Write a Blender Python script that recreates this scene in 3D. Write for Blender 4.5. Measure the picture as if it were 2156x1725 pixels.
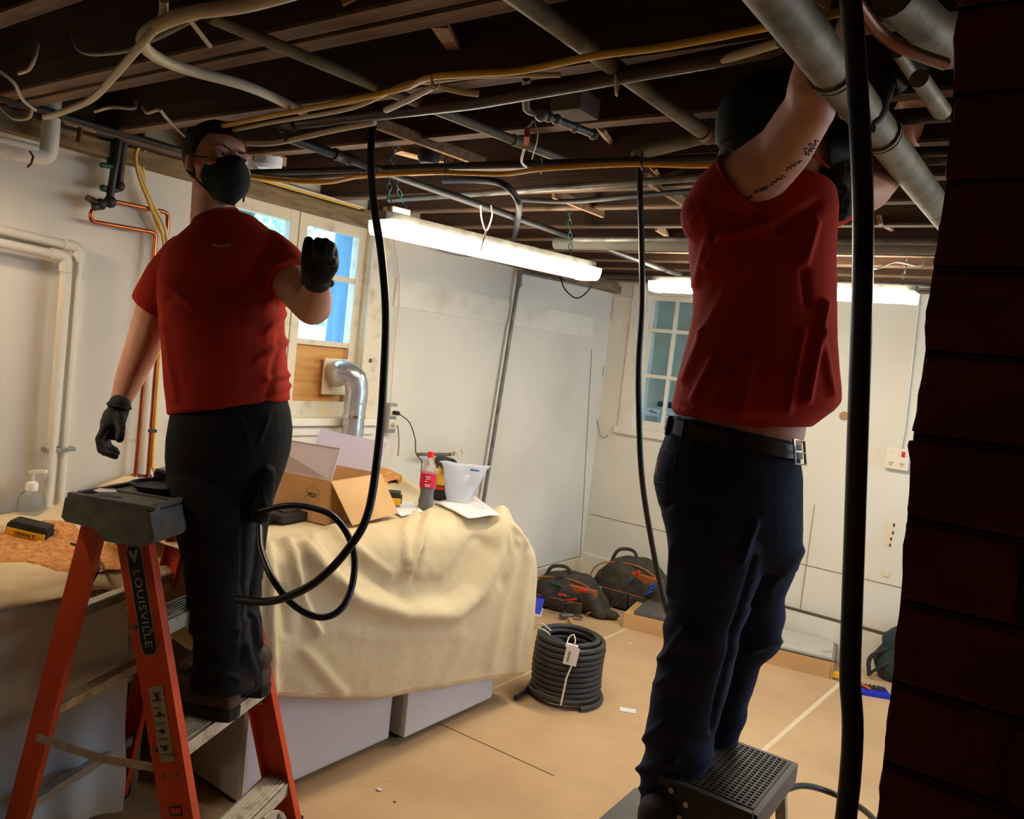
import bpy, bmesh, math, random
import numpy as np
from mathutils import Vector, Matrix, noise
random.seed(7)
for o in list(bpy.data.objects): bpy.data.objects.remove(o)
SC = bpy.context.scene
COL = SC.collection
# ---------------------------------------------------------------- camera
FPX, CX, CY, CAMH = 1690.0, 1078.0, 862.5, 1.6
_vY = Vector((2300 - CX, 885 - CY, FPX)).normalized()
_vX = -Vector((-1250 - CX, 490 - CY, FPX)).normalized()
_vZ = _vX.cross(_vY).normalized()
_vX = _vY.cross(_vZ)
RM = Matrix((_vX, _vY, _vZ))
CR, CD, CF = RM.col[0].copy(), RM.col[1].copy(), RM.col[2].copy()   # right, down, forward
CPOS = Vector((0, 0, CAMH))
cam_data = bpy.data.cameras.new('camera')
cam = bpy.data.objects.new('camera', cam_data)
COL.objects.link(cam)
cam_data.sensor_width = 36.0
cam_data.lens = FPX * 36.0 / 2156.0
cam_data.clip_start = 0.02
cam.matrix_world = Matrix.Translation(CPOS) @ Matrix((CR, -CD, -CF)).transposed().to_4x4()
SC.camera = cam
# ---------------------------------------------------------------- world, exposure
SC.view_settings.view_transform = 'Standard'
SC.view_settings.look = 'None'
SC.view_settings.gamma = 1.0
SC.view_settings.use_curve_mapping = False
SC.view_settings.exposure = 1.85
SC.cycles.use_denoising = True
SC.cycles.max_bounces = 8
world = bpy.data.worlds.new('sky')
SC.world = world
world.use_nodes = True
_bg = world.node_tree.nodes['Background']
_bg.inputs['Color'].default_value = (0.36, 0.66, 1.0, 1)
_bg.inputs['Strength'].default_value = 2.4
TUBE_POWER = 9.5

# ---------------------------------------------------------------- helpers
UP = Vector((0, 0, 1))
def ray(px, py): return RM @ Vector(((px - CX) / FPX, (py - CY) / FPX, 1.0))
def P(px, py, d): return CPOS + ray(px, py) * d
def on(px, py, ax, v):
    r = ray(px, py)
    return CPOS + r * ((v - CPOS[ax]) / r[ax])
def proj(p):
    c = RM.transposed() @ (Vector(p) - CPOS)
    return CX + FPX * c.x / c.z, CY + FPX * c.y / c.z
BASE = {}
def tag(o, label=None, cat=None, group=None, kind=None):
    if label: o['label'] = label
    if cat: o['category'] = cat
    if group: o['group'] = group
    if kind: o['kind'] = kind
    return o
def thing(name, loc, label, cat, group=None, kind=None):
    o = bpy.data.objects.new(name, None)
    COL.objects.link(o)
    o.location = loc
    o.empty_display_size = 0.05
    BASE[o.name] = Vector(loc)
    return tag(o, label, cat, group, kind)
def base_of(o):
    return BASE[o.name]
def link_mesh(name, me, mats, parent=None, label=None, smooth=True, autos=None):
    """me holds world coordinates; they are moved to the parent's frame"""
    o = bpy.data.objects.new(name, me)
    COL.objects.link(o)
    if not isinstance(mats, (list, tuple)): mats = [mats]
    for m in mats: me.materials.append(m)
    if parent is not None:
        b = base_of(parent)
        o.parent = parent
    else:
        n = len(me.vertices)
        co = np.empty(n * 3); me.vertices.foreach_get('co', co); co = co.reshape(-1, 3)
        mn, mx = co.min(0), co.max(0)
        b = Vector(((mn[0] + mx[0]) / 2, (mn[1] + mx[1]) / 2, mn[2]))
        o.location = b
    BASE[o.name] = b.copy()
    me.transform(Matrix.Translation(-b))
    if smooth:
        me.polygons.foreach_set('use_smooth', [True] * len(me.polygons))
        if autos:
            me.set_sharp_from_angle(angle=math.radians(autos))
    me.update()
    if label: o['label'] = label
    return o

def frame_from(d, up=UP):
    d = Vector(d).normalized()
    s = d.cross(up)
    if s.length < 1e-4: s = d.cross(Vector((1, 0, 0)))
    s.normalize()
    return s, d, s.cross(d).normalized()

def cat_rom(pts, n=8):
    pts = [Vector(p) for p in pts]
    if len(pts) < 3: return pts
    out = []
    ext = [pts[0] * 2 - pts[1]] + pts + [pts[-1] * 2 - pts[-2]]
    for i in range(1, len(ext) - 2):
        a, b, c, d = ext[i - 1:i + 3]
        for k in range(n):
            t = k / n
            out.append(0.5 * ((2 * b) + (c - a) * t + (2 * a - 5 * b + 4 * c - d) * t * t + (3 * b - a - 3 * c + d) * t ** 3))
    out.append(pts[-1])
    return out

class MB:
    def __init__(s): s.bm = bmesh.new(); s.mi = 0
    def _f(s, vs):
        try:
            f = s.bm.faces.new(vs); f.material_index = s.mi; return f
        except ValueError: return None
    def box(s, c, size, rot=None, bev=0.0):
        c = Vector(c); hx, hy, hz = [x / 2 for x in size]
        vs = []
        for dx in (-1, 1):
            for dy in (-1, 1):
                for dz in (-1, 1):
                    v = Vector((dx * hx, dy * hy, dz * hz))
                    if rot is not None: v = rot @ v
                    vs.append(s.bm.verts.new(c + v))
        fs = []
        for q in ((0, 1, 3, 2), (4, 6, 7, 5), (0, 4, 5, 1), (2, 3, 7, 6), (0, 2, 6, 4), (1, 5, 7, 3)):
            fs.append(s._f([vs[i] for i in q]))
        if bev > 0:
            es = list({e for f in fs for e in f.edges})
            bmesh.ops.bevel(s.bm, geom=es, offset=bev, segments=2, affect='EDGES', profile=0.7, material=s.mi)
        return s
    def bx(s, x0, x1, y0, y1, z0, z1, bev=0.0):
        return s.box(((x0 + x1) / 2, (y0 + y1) / 2, (z0 + z1) / 2), (abs(x1 - x0), abs(y1 - y0), abs(z1 - z0)), None, bev)
    def bar(s, p0, p1, w, h, up=UP, bev=0.0):
        p0, p1 = Vector(p0), Vector(p1)
        sd, d, u = frame_from(p1 - p0, up)
        m = Matrix((sd, d, u)).transposed()
        return s.box((p0 + p1) / 2, (w, (p1 - p0).length, h), m, bev)
    def tube(s, pts, r, n=10, cap=True, closed=False):
        pts = [Vector(p) for p in pts]
        rs = r if isinstance(r, (list, tuple)) else [r] * len(pts)
        N = len(pts); rings = []
        prev = None
        for i in range(N):
            if closed: t = pts[(i + 1) % N] - pts[i - 1]
            else: t = pts[min(i + 1, N - 1)] - pts[max(i - 1, 0)]
            if t.length < 1e-9: t = Vector((0, 0, 1))
            t.normalize()
            if prev is None:
                a = t.cross(UP)
                if a.length < 0.05: a = t.cross(Vector((1, 0, 0)))
            else:
                a = prev - t * prev.dot(t)
                if a.length < 1e-6: a = t.cross(UP)
            a.normalize(); prev = a
            b = t.cross(a)
            rings.append([s.bm.verts.new(pts[i] + (a * math.cos(2 * math.pi * k / n) + b * math.sin(2 * math.pi * k / n)) * rs[i]) for k in range(n)])
        for i in range(N if closed else N - 1):
            A, B = rings[i], rings[(i + 1) % N]
            for k in range(n):
                s._f([A[k], A[(k + 1) % n], B[(k + 1) % n], B[k]])
        if cap and not closed:
            s._f(list(reversed(rings[0]))); s._f(rings[-1])
        return s
    def cyl(s, p0, p1, r0, r1=None, n=16): return s.tube([p0, p1], [r0, r0 if r1 is None else r1], n)
    def ell(s, c, ax, n=14, m=10):
        """ellipsoid; ax = three axis vectors"""
        c = Vector(c); a, b, u = [Vector(x) for x in ax]
        top = s.bm.verts.new(c + u); bot = s.bm.verts.new(c - u); rings = []
        for j in range(1, m):
            ph = math.pi * j / m
            rings.append([s.bm.verts.new(c + u * math.cos(ph) + (a * math.cos(2 * math.pi * k / n) + b * math.sin(2 * math.pi * k / n)) * math.sin(ph)) for k in range(n)])
        for k in range(n):
            s._f([top, rings[0][k], rings[0][(k + 1) % n]])
            s._f([bot, rings[-1][(k + 1) % n], rings[-1][k]])
        for j in range(m - 2):
            for k in range(n): s._f([rings[j][k], rings[j + 1][k], rings[j + 1][(k + 1) % n], rings[j][(k + 1) % n]])
        return s
    def sph(s, c, r, n=14, m=10): return s.ell(c, [(r, 0, 0), (0, r, 0), (0, 0, r)], n, m)
    def rcone(s, p0, p1, r0, r1, flat=False, n=14):
        s.cyl(p0, p1, r0, r1, n)
        s.sph(p0, r0, n)
        if not flat: s.sph(p1, r1, n)
        return s
    def chain(s, pts, rs, flat=False, n=14):
        for i in range(len(pts) - 1):
            s.rcone(pts[i], pts[i + 1], rs[i], rs[i + 1], flat=(flat and i == len(pts) - 2), n=n)
        return s
    def loft(s, rings, n=24, e=2.3):
        """rings: (center, a_vec, b_vec)"""
        R = []
        for c, a, b in rings:
            row = []
            for k in range(n):
                t = 2 * math.pi * k / n
                x = math.copysign(abs(math.cos(t)) ** (2 / e), math.cos(t)); y = math.copysign(abs(math.sin(t)) ** (2 / e), math.sin(t))
                row.append(s.bm.verts.new(Vector(c) + a * x + b * y))
            R.append(row)
        for i in range(len(R) - 1):
            for k in range(n): s._f([R[i][k], R[i][(k + 1) % n], R[i + 1][(k + 1) % n], R[i + 1][k]])
        s._f(list(reversed(R[0]))); s._f(R[-1])
        return s
    def lathe(s, p, prof, ax=UP, n=24):
        """prof: (radius, height) list along ax from p"""
        sd, d, u = frame_from(ax, Vector((0.3, 1, 0.1)))
        p = Vector(p); R = []
        for r, h in prof:
            if r < 1e-5: R.append([s.bm.verts.new(p + d * h)])
            else: R.append([s.bm.verts.new(p + d * h + (sd * math.cos(2 * math.pi * k / n) + u * math.sin(2 * math.pi * k / n)) * r) for k in range(n)])
        for i in range(len(R) - 1):
            A, B = R[i], R[i + 1]
            for k in range(n):
                k2 = (k + 1) % n
                if len(A) == 1 and len(B) == 1: continue
                if len(A) == 1: s._f([A[0], B[k], B[k2]])
                elif len(B) == 1: s._f([A[k], B[0], A[k2]])
                else: s._f([A[k], B[k], B[k2], A[k2]])
        if len(R[0]) > 1: s._f(R[0])
        if len(R[-1]) > 1: s._f(list(reversed(R[-1])))
        return s
    def prism(s, poly, ext):
        """closed polygon (world points) extruded by vector ext"""
        ext = Vector(ext)
        a = [s.bm.verts.new(Vector(p)) for p in poly]; b = [s.bm.verts.new(Vector(p) + ext) for p in poly]
        s._f(list(reversed(a))); s._f(b); n = len(a)
        for i in range(n): s._f([a[i], a[(i + 1) % n], b[(i + 1) % n], b[i]])
        return s
    def grid(s, G):
        V = [[s.bm.verts.new(Vector(p)) for p in row] for row in G]
        for i in range(len(V) - 1):
            for j in range(len(V[0]) - 1): s._f([V[i][j], V[i][j + 1], V[i + 1][j + 1], V[i + 1][j]])
        return s
    def mesh(s, name):
        bmesh.ops.recalc_face_normals(s.bm, faces=s.bm.faces[:])
        me = bpy.data.meshes.new(name); s.bm.to_mesh(me); s.bm.free(); return me
    def build(s, name, mats, parent=None, label=None, smooth=True, autos=40):
        return link_mesh(name, s.mesh(name), mats, parent, label, smooth, autos)

def evaluated(me, mods):
    o = bpy.data.objects.new('tmp', me); COL.objects.link(o)
    for kind, props in mods:
        md = o.modifiers.new(kind, kind)
        for k, v in props.items(): setattr(md, k, v)
    dg = bpy.context.evaluated_depsgraph_get(); dg.update()
    m2 = bpy.data.meshes.new_from_object(o.evaluated_get(dg), preserve_all_data_layers=True, depsgraph=dg)
    bpy.data.objects.remove(o); bpy.data.meshes.remove(me)
    return m2
def displace(me, fn):
    n = len(me.vertices); co = np.empty(n * 3); me.vertices.foreach_get('co', co); co = co.reshape(-1, 3)
    no = np.array([v.normal[:] for v in me.vertices])
    for i in range(n):
        d = fn(Vector(co[i]), Vector(no[i]))
        if isinstance(d, Vector): co[i] += d
        else: co[i] += no[i] * d
    me.vertices.foreach_set('co', co.reshape(-1)); me.update()
def blob(mb, name, mats, parent, vox=0.006, it=6, fn=None, label=None, cut=None):
    me = evaluated(mb.mesh(name), [('REMESH', dict(mode='VOXEL', voxel_size=vox, use_smooth_shade=True)), ('SMOOTH', dict(factor=0.5, iterations=it))])
    if fn: displace(me, fn)
    if cut:
        bm = bmesh.new(); bm.from_mesh(me)
        bmesh.ops.delete(bm, geom=[v for v in bm.verts if cut(v.co)], context='VERTS')
        bm.to_mesh(me); bm.free()
    return link_mesh(name, me, mats, parent, label)
def text_mesh(name, txt, origin, xdir, ydir, height, mat, parent, ext=0.0006, align='CENTER', spacing=1.0, xs=1.0, shear=0.0):
    cu = bpy.data.curves.new('t', 'FONT'); cu.body = txt; cu.size = height / 0.72; cu.extrude = ext; cu.align_x = align; cu.align_y = 'CENTER'
    cu.space_character = spacing; cu.resolution_u = 3; cu.shear = shear
    o = bpy.data.objects.new('t', cu); COL.objects.link(o)
    dg = bpy.context.evaluated_depsgraph_get(); dg.update()
    me = bpy.data.meshes.new_from_object(o.evaluated_get(dg), depsgraph=dg)
    bpy.data.objects.remove(o)
    x = Vector(xdir).normalized(); y = Vector(ydir).normalized(); z = x.cross(y)
    M = Matrix((x * xs, y, z)).transposed().to_4x4(); M.translation = Vector(origin)
    me.transform(M)
    return link_mesh(name, me, mat, parent, smooth=False)

# ---------------------------------------------------------------- materials
MAT = {}
def srgb(c):
    return tuple(((x / 255) / 12.92 if x / 255 <= 0.04045 else ((x / 255 + 0.055) / 1.055) ** 2.4) for x in c)
def mat(name, c1, c2=None, rough=0.7, metal=0.0, scale=8.0, bump=0.0, bscale=60.0, emis=None, trans=0.0, ior=1.45, stretch=(1, 1, 1), spec=0.5, detail=4.0, contrast=None, alpha=1.0, sheen=0.0, thin=False):
    m = bpy.data.materials.new(name); m.use_nodes = True
    nt = m.node_tree; b = nt.nodes['Principled BSDF']
    c1 = srgb(c1)
    b.inputs['Base Color'].default_value = (*c1, 1)
    b.inputs['Roughness'].default_value = rough; b.inputs['Metallic'].default_value = metal
    b.inputs['Specular IOR Level'].default_value = spec
    b.inputs['IOR'].default_value = ior
    b.inputs['Transmission Weight'].default_value = trans
    b.inputs['Alpha'].default_value = alpha
    b.inputs['Sheen Weight'].default_value = sheen
    tc = nt.nodes.new('ShaderNodeTexCoord'); mp = nt.nodes.new('ShaderNodeMapping')
    mp.inputs['Scale'].default_value = stretch
    nt.links.new(tc.outputs['Object'], mp.inputs['Vector'])
    if c2 is not None:
        nz = nt.nodes.new('ShaderNodeTexNoise'); nz.inputs['Scale'].default_value = scale; nz.inputs['Detail'].default_value = detail
        rp = nt.nodes.new('ShaderNodeValToRGB')
        lo, hi = contrast or (0.35, 0.65)
        rp.color_ramp.elements[0].position = lo; rp.color_ramp.elements[1].position = hi
        rp.color_ramp.elements[0].color = (*c1, 1); rp.color_ramp.elements[1].color = (*srgb(c2), 1)
        nt.links.new(mp.outputs['Vector'], nz.inputs['Vector']); nt.links.new(nz.outputs['Fac'], rp.inputs['Fac'])
        nt.links.new(rp.outputs['Color'], b.inputs['Base Color'])
    if bump > 0:
        n2 = nt.nodes.new('ShaderNodeTexNoise'); n2.inputs['Scale'].default_value = bscale; n2.inputs['Detail'].default_value = 3
        bp = nt.nodes.new('ShaderNodeBump'); bp.inputs['Strength'].default_value = bump; bp.inputs['Distance'].default_value = 0.01
        nt.links.new(mp.outputs['Vector'], n2.inputs['Vector']); nt.links.new(n2.outputs['Fac'], bp.inputs['Height']); nt.links.new(bp.outputs['Normal'], b.inputs['Normal'])
    if emis:
        b.inputs['Emission Color'].default_value = (*emis[0], 1); b.inputs['Emission Strength'].default_value = emis[1]
    MAT[name] = m
    return m
mat('wall_paint', (222, 216, 202), (206, 199, 184), rough=0.75, scale=1.6, bump=0.15, bscale=5, contrast=(0.4, 0.75))
mat('wall_paint_back', (222, 217, 203), (210, 204, 190), rough=0.75, scale=1.2, bump=0.1, bscale=4, contrast=(0.4, 0.75))
mat('trim_paint', (226, 220, 205), (205, 196, 178), rough=0.55, scale=5, bump=0.15, bscale=20, contrast=(0.5, 0.8))
mat('old_trim_paint', (220, 208, 182), (180, 160, 128), rough=0.6, scale=14, bump=0.3, bscale=30, contrast=(0.55, 0.8))
mat('floor_board', (206, 170, 128), (192, 156, 116), rough=0.8, scale=2.5, bump=0.05, bscale=8)
mat('concrete_dark', (70, 62, 52), (48, 44, 38), rough=0.9, scale=3)
mat('tape', (226, 205, 172), rough=0.6)
mat('seam', (120, 88, 58), rough=0.9)
mat('wall_joint', (150, 140, 122), rough=0.9)
mat('joist_wood', (80, 54, 36), (54, 35, 24), rough=0.85, scale=5, stretch=(0.4, 6, 6), bump=0.2, bscale=20)
mat('joist_under_lit', (136, 110, 86), (92, 70, 54), rough=0.85, scale=7, stretch=(0.5, 4, 4), bump=0.2, bscale=30)
mat('subfloor_wood', (70, 46, 30), (46, 30, 20), rough=0.9, scale=4, stretch=(1, 5, 5))
mat('lath_wood', (176, 140, 100), (140, 106, 74), rough=0.85, scale=10, stretch=(1, 5, 5))
mat('plate_wood', (150, 126, 92), (112, 90, 64), rough=0.85, scale=6, stretch=(5, 1, 5))
mat('dark_wall', (190, 168, 140), rough=0.95)
mat('brick', (98, 40, 29), (76, 30, 22), rough=0.9, scale=9, bump=0.4, bscale=40)
mat('mortar', (66, 34, 27), rough=0.95)
mat('rubber_black', (24, 26, 32), rough=0.6, spec=0.3)
mat('tube_black', (22, 23, 26), rough=0.33)
mat('coil_grey', (56, 56, 58), (44, 44, 46), rough=0.5, scale=20)
mat('grey_pipe', (134, 126, 106), (98, 92, 72), rough=0.6, metal=0.25, scale=14, bump=0.15, bscale=50)
mat('dark_pipe', (74, 42, 34), (44, 28, 26), rough=0.4, metal=0.1, scale=12)
mat('black_pipe', (52, 48, 46), (34, 31, 31), rough=0.5, metal=0.0, scale=16)
mat('copper', (198, 112, 66), (170, 90, 54), rough=0.28, metal=0.85, scale=14)
mat('copper_old', (124, 72, 44), (96, 58, 38), rough=0.4, metal=0.6, scale=18)
mat('pvc_white', (222, 216, 198), rough=0.45)
mat('yellow_cable', (226, 180, 70), rough=0.5)
mat('white_cable', (214, 202, 172), rough=0.5)
mat('grey_cable', (150, 144, 134), rough=0.5)
mat('black_cord', (34, 32, 32), rough=0.5)
mat('zip_white', (232, 224, 204), rough=0.5)
mat('chain_green', (32, 76, 68), rough=0.5, metal=0.3)
mat('orange_rail', (206, 70, 22), (190, 60, 20), rough=0.45, scale=10)
mat('ladder_cap', (112, 110, 104), (92, 90, 84), rough=0.7, scale=20, bump=0.2)
mat('aluminium', (190, 184, 172), (150, 144, 128), rough=0.38, metal=0.75, scale=24, contrast=(0.45, 0.7))
mat('aluminium_dirty', (206, 198, 178), (150, 138, 112), rough=0.5, metal=0.35, scale=30, contrast=(0.5, 0.75))
mat('sticker_black', (22, 26, 26), rough=0.5)
mat('sticker_grey', (152, 148, 138), rough=0.5)
mat('label_grey', (160, 150, 128), rough=0.6)
mat('ink', (44, 40, 40), rough=0.7)
mat('red_shirt', (170, 44, 26), (154, 36, 22), rough=0.9, scale=3, bump=0.25, bscale=14, spec=0.2)
mat('shirt_seam', (140, 30, 20), rough=0.9)
mat('shirt_logo', (190, 170, 160), rough=0.8)
mat('skin', (206, 154, 128), (192, 136, 110), rough=0.55, scale=14)
mat('hair_dark', (36, 24, 18), rough=0.8, bump=0.5, bscale=250)
mat('beard_dark', (30, 26, 20), rough=0.9, bump=0.6, bscale=200)
mat('mask_dark', (22, 34, 34), rough=0.85, bump=0.2, bscale=200)
mat('glove_dark', (26, 30, 30), (18, 20, 22), rough=0.75, scale=40, bump=0.3, bscale=120)
mat('glove_palm', (34, 40, 38), rough=0.6)
mat('black_trousers', (34, 34, 36), (26, 26, 28), rough=0.95, spec=0.2, scale=6, bump=0.15, bscale=30)
mat('navy_jeans', (46, 54, 78), (33, 39, 58), rough=0.95, spec=0.2, scale=6, bump=0.25, bscale=18)
mat('leather_black', (26, 26, 30), rough=0.35)
mat('boot_brown', (70, 44, 30), (52, 34, 24), rough=0.6, scale=14)
mat('boot_sole', (20, 18, 16), rough=0.8)
mat('shoe_grey', (62, 62, 68), rough=0.8)
mat('cap_cloth', (20, 28, 22), rough=0.85)
mat('eye_white', (200, 190, 180), rough=0.3)
mat('eye_iris', (40, 34, 28), rough=0.2)
mat('chrome', (210, 206, 198), rough=0.2, metal=1.0)
mat('white_enamel', (206, 202, 204), rough=0.35)
mat('appliance_side', (178, 174, 170), rough=0.45)
mat('gap_shade', (14, 13, 12), rough=0.9)
mat('canvas', (222, 202, 164), (210, 188, 148), rough=0.9, scale=3, bump=0.2, bscale=40)
mat('sawdust', (222, 162, 98), (190, 122, 68), rough=1.0, scale=60, bump=0.8, bscale=90)
mat('cardboard', (206, 164, 112), (196, 152, 100), rough=0.8, scale=6)
mat('cardboard_dark', (166, 126, 84), rough=0.8)
mat('card_white', (206, 192, 200), rough=0.7)
mat('tile_white', (196, 188, 176), (160, 148, 130), rough=0.6, scale=7, contrast=(0.62, 0.75))
mat('tile_edge', (74, 66, 62), rough=0.5)
mat('paper', (232, 228, 226), rough=0.6)
mat('red_plastic', (214, 38, 34), rough=0.4)
mat('label_red', (198, 26, 56), rough=0.4)
mat('cola', (40, 14, 14), rough=0.15)
mat('clear_plastic', (235, 240, 245), rough=0.12, trans=0.85, ior=1.3)
mat('zip_bag', (224, 226, 236), rough=0.25, trans=0.35, ior=1.2)
mat('bag_powder', (206, 206, 210), rough=0.8)
mat('poly_sheet', (228, 228, 222), rough=0.25, trans=0.2, ior=1.1, alpha=0.8)
mat('tool_yellow', (226, 172, 28), rough=0.5)
mat('tool_black', (36, 36, 36), rough=0.55)
mat('tool_red', (196, 40, 28), rough=0.5)
mat('tool_blue', (28, 90, 180), rough=0.5)
mat('tool_green', (28, 70, 52), rough=0.5)
mat('bag_canvas', (72, 64, 52), (52, 46, 38), rough=0.9, scale=20, bump=0.3)
mat('bag_tan', (170, 96, 50), rough=0.8)
mat('blue_plastic', (30, 44, 190), rough=0.45)
mat('hammer_wood', (196, 158, 108), rough=0.6)
mat('steel', (120, 112, 104), rough=0.4, metal=0.7)
mat('backpack', (44, 56, 60), rough=0.9)
mat('plywood', (214, 160, 92), (192, 134, 70), rough=0.7, scale=5, stretch=(1, 1.2, 7))
mat('cream_plastic', (226, 208, 176), rough=0.5)
mat('duct_foil', (206, 206, 208), (180, 180, 184), rough=0.28, metal=0.75, scale=10, bump=0.2, bscale=25)
mat('outlet_white', (224, 216, 200), rough=0.5)
mat('outlet_grey', (150, 146, 136), rough=0.5, metal=0.3)
mat('galv', (128, 124, 116), (100, 96, 88), rough=0.45, metal=0.5, scale=18)
mat('lamp_housing', (214, 208, 192), rough=0.5)
mat('tube_light', (255, 246, 226), rough=0.4, emis=((1.0, 0.89, 0.70), TUBE_POWER))
mat('tube_light_back', (255, 246, 226), rough=0.4, emis=((1.0, 0.90, 0.72), TUBE_POWER * 1.7))
mat('bulb_glass', (255, 240, 210), rough=0.4, emis=((1.0, 0.80, 0.62), 92.0))
mat('lit_end', (240, 232, 214), rough=0.4, emis=((1.0, 0.86, 0.64), 0.8))
mat('tube_end', (226, 220, 204), rough=0.4)
mat('smoke_white', (210, 218, 228), rough=0.5)
mat('glass', (240, 246, 250), rough=0.0, trans=1.0, ior=1.02, spec=0.3)
mat('lid_navy', (44, 50, 78), rough=0.5)
mat('blue_frame', (120, 150, 190), rough=0.6)
mat('outside_white', (240, 240, 240), rough=0.8)
mat('outside_soffit', (150, 190, 225), rough=0.8)
mat('outside_blue', (96, 128, 148), (78, 110, 132), rough=0.7, scale=6, stretch=(4, 4, 0.5))
mat('areaway_wall', (196, 186, 160), (168, 156, 132), rough=0.9, scale=3)
mat('foliage', (96, 150, 104), (190, 220, 190), rough=0.8, scale=40)
mat('bark', (86, 70, 54), rough=0.9)
mat('bucket_white', (214, 222, 228), rough=0.5)
mat('asbestos', (120, 116, 106), rough=0.9)
mat('orange_tag', (206, 84, 44), rough=0.6)
mat('stool_dark', (52, 50, 50), rough=0.55)
mat('stool_side', (92, 86, 84), rough=0.5)
mat('bottle_pump', (236, 232, 222), rough=0.4)
mat('phone', (30, 32, 40), rough=0.15)
# ================================================================ STRUCTURE
XL, YB, XR, YF, HC = -2.869, 5.071, 1.7, -1.8, 2.2
def struct(mb, name, m, smooth=False, **k):
    o = mb.build(name, m, smooth=smooth, **k); o['kind'] = 'structure'; return o
struct(MB().bx(XL - .25, XR + .2, YF - .2, YB + .25, -.12, 0), 'floor', MAT['floor_board'])
# window 1 opening in left wall, window 2 in back wall, window 3 in right wall
W1 = (1.90, 2.72, 1.215, 2.145)
def wall_with_hole(name, axis, v0, v1, a0, a1, z1, h, m):
    """axis 0: wall normal along x between v0..v1, running a0..a1 in y"""
    mb = MB(); ha, hb, hz0, hz1 = h
    def pc(s0, s1, q0, q1):
        if axis == 0: mb.bx(v0, v1, s0, s1, q0, q1)
        else: mb.bx(s0, s1, v0, v1, q0, q1)
    pc(a0, ha, 0, z1); pc(hb, a1, 0, z1); pc(ha, hb, 0, hz0); pc(ha, hb, hz1, z1)
    return struct(mb, name, m)
wall_with_hole('wall_left', 0, XL - .25, XL, YF, YB + .25, 2.42, W1, MAT['wall_paint'])
W2 = (-2.60, -1.78, 1.19, 2.14)
wall_with_hole('wall_back', 1, YB, YB + .2, XL, XR, 2.42, W2, MAT['wall_paint_back'])
W3 = (3.3, 4.8, .55, 2.1)
wall_with_hole('wall_right', 0, XR, XR + .2, YF, YB + .2, 2.42, W3, MAT['dark_wall'])
struct(MB().bx(XL, XR, YF - .2, YF, 0, 2.42), 'wall_front', MAT['dark_wall'])
# floor above: plank deck
dk = MB()
y = YF
while y < YB + .2:
    dk.bx(XL - .2, XR + .2, y, y + .135, 2.42, 2.45); y += .14
dk.bx(XL - .25, XR + .2, YF - .2, YB + .25, 2.45, 2.5)
struct(dk, 'ceiling', MAT['subfloor_wood'])
# joists
ORD = ['first', 'second', 'third', 'fourth', 'fifth', 'sixth', 'seventh', 'eighth', 'ninth', 'tenth', 'eleventh', 'twelfth', 'thirteenth', 'fourteenth', 'fifteenth', 'sixteenth', 'seventeenth', 'eighteenth', 'nineteenth', 'twentieth']
jy = [0.10, 0.43, 0.745, 1.040, 1.100, 1.395, 1.735, 2.07, 2.385, 2.67, 3.03, 3.35, 3.68, 4.0, 4.32, 4.64, 4.93]
for i, yy in enumerate(jy):
    mb = MB(); mb.box((XL / 2 + XR / 2, yy, HC + .11), (XR - XL - .02, .042, .22))
    bm = mb.bm
    # wavy, rough-sawn lower edge
    o = mb.build('ceiling_joist', [MAT['joist_wood']], smooth=False)
    st = MB(); st.box((XL / 2 + XR / 2, yy, HC - .004), (XR - XL - .02, .043, .008))  # underside strip: light bounced off the floor painted as a paler colour
    s2 = link_mesh('floor_bounce_strip', st.mesh('floor_bounce_strip'), [MAT['joist_under_lit']], o, 'pale strip along the lower edge, floor bounce light painted in', smooth=False)
    tag(o, 'dark rough ceiling joist, %s counting back from overhead the photographer' % ORD[i], 'joist', 'ceiling joists running across the room')
# top plate of the left wall, boards and trims
struct(MB().bx(XL, XL + .06, YF, YB, 2.12, 2.17).bx(XL, XL + .035, YF, YB, 2.17, 2.2), 'trim_1', MAT['plate_wood'])
b0, b1, b2, b3 = [on(*p, 0, XL + .01) for p in ((837, 584), (1263, 672), (1260, 714), (830, 645))]
struct(MB().prism([b0, b1, b2, b3], (-.01, 0, 0)), 'trim_2', MAT['trim_paint'])
struct(MB().prism([on(1278, 672, 1, YB - .01), on(1305, 674, 1, YB - .01), on(1303, 718, 1, YB - .01), on(1270, 712, 1, YB - .01)], (0, .01, 0)).bx(-2.85, -2.69, YB - .012, YB, 1.93, 2.10), 'trim_3', MAT['trim_paint'])
struct(MB().bx(XL, XL + .018, 3.0, YB, 0, .20, .004), 'baseboard_left', MAT['trim_paint'])
struct(MB().bx(XL, -.2, YB - .03, YB, 0, .235, .004), 'baseboard_back', MAT['wall_paint_back'])
struct(MB().bx(-1.75, -.2, YB - .034, YB - .001, .235, .243), 'trim_4', MAT['bark'])
# panel joints
j = MB()
for (a, b) in (((1246, 735), (1222, 1170)), ):
    p, q = on(*a, 0, XL + .003), on(*b, 0, XL + .003); j.bar(p, q, .003, .004, Vector((1, 0, 0)))
j.bx(XL, XL + .004, 3.02, YB, .2, .208)
j.bx(-2.84, -.4, YB - .004, YB, .52, .524); j.bx(-1.30, -1.295, YB - .004, YB, .24, .9)
struct(j, 'trim_5', MAT['wall_joint'])

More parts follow.
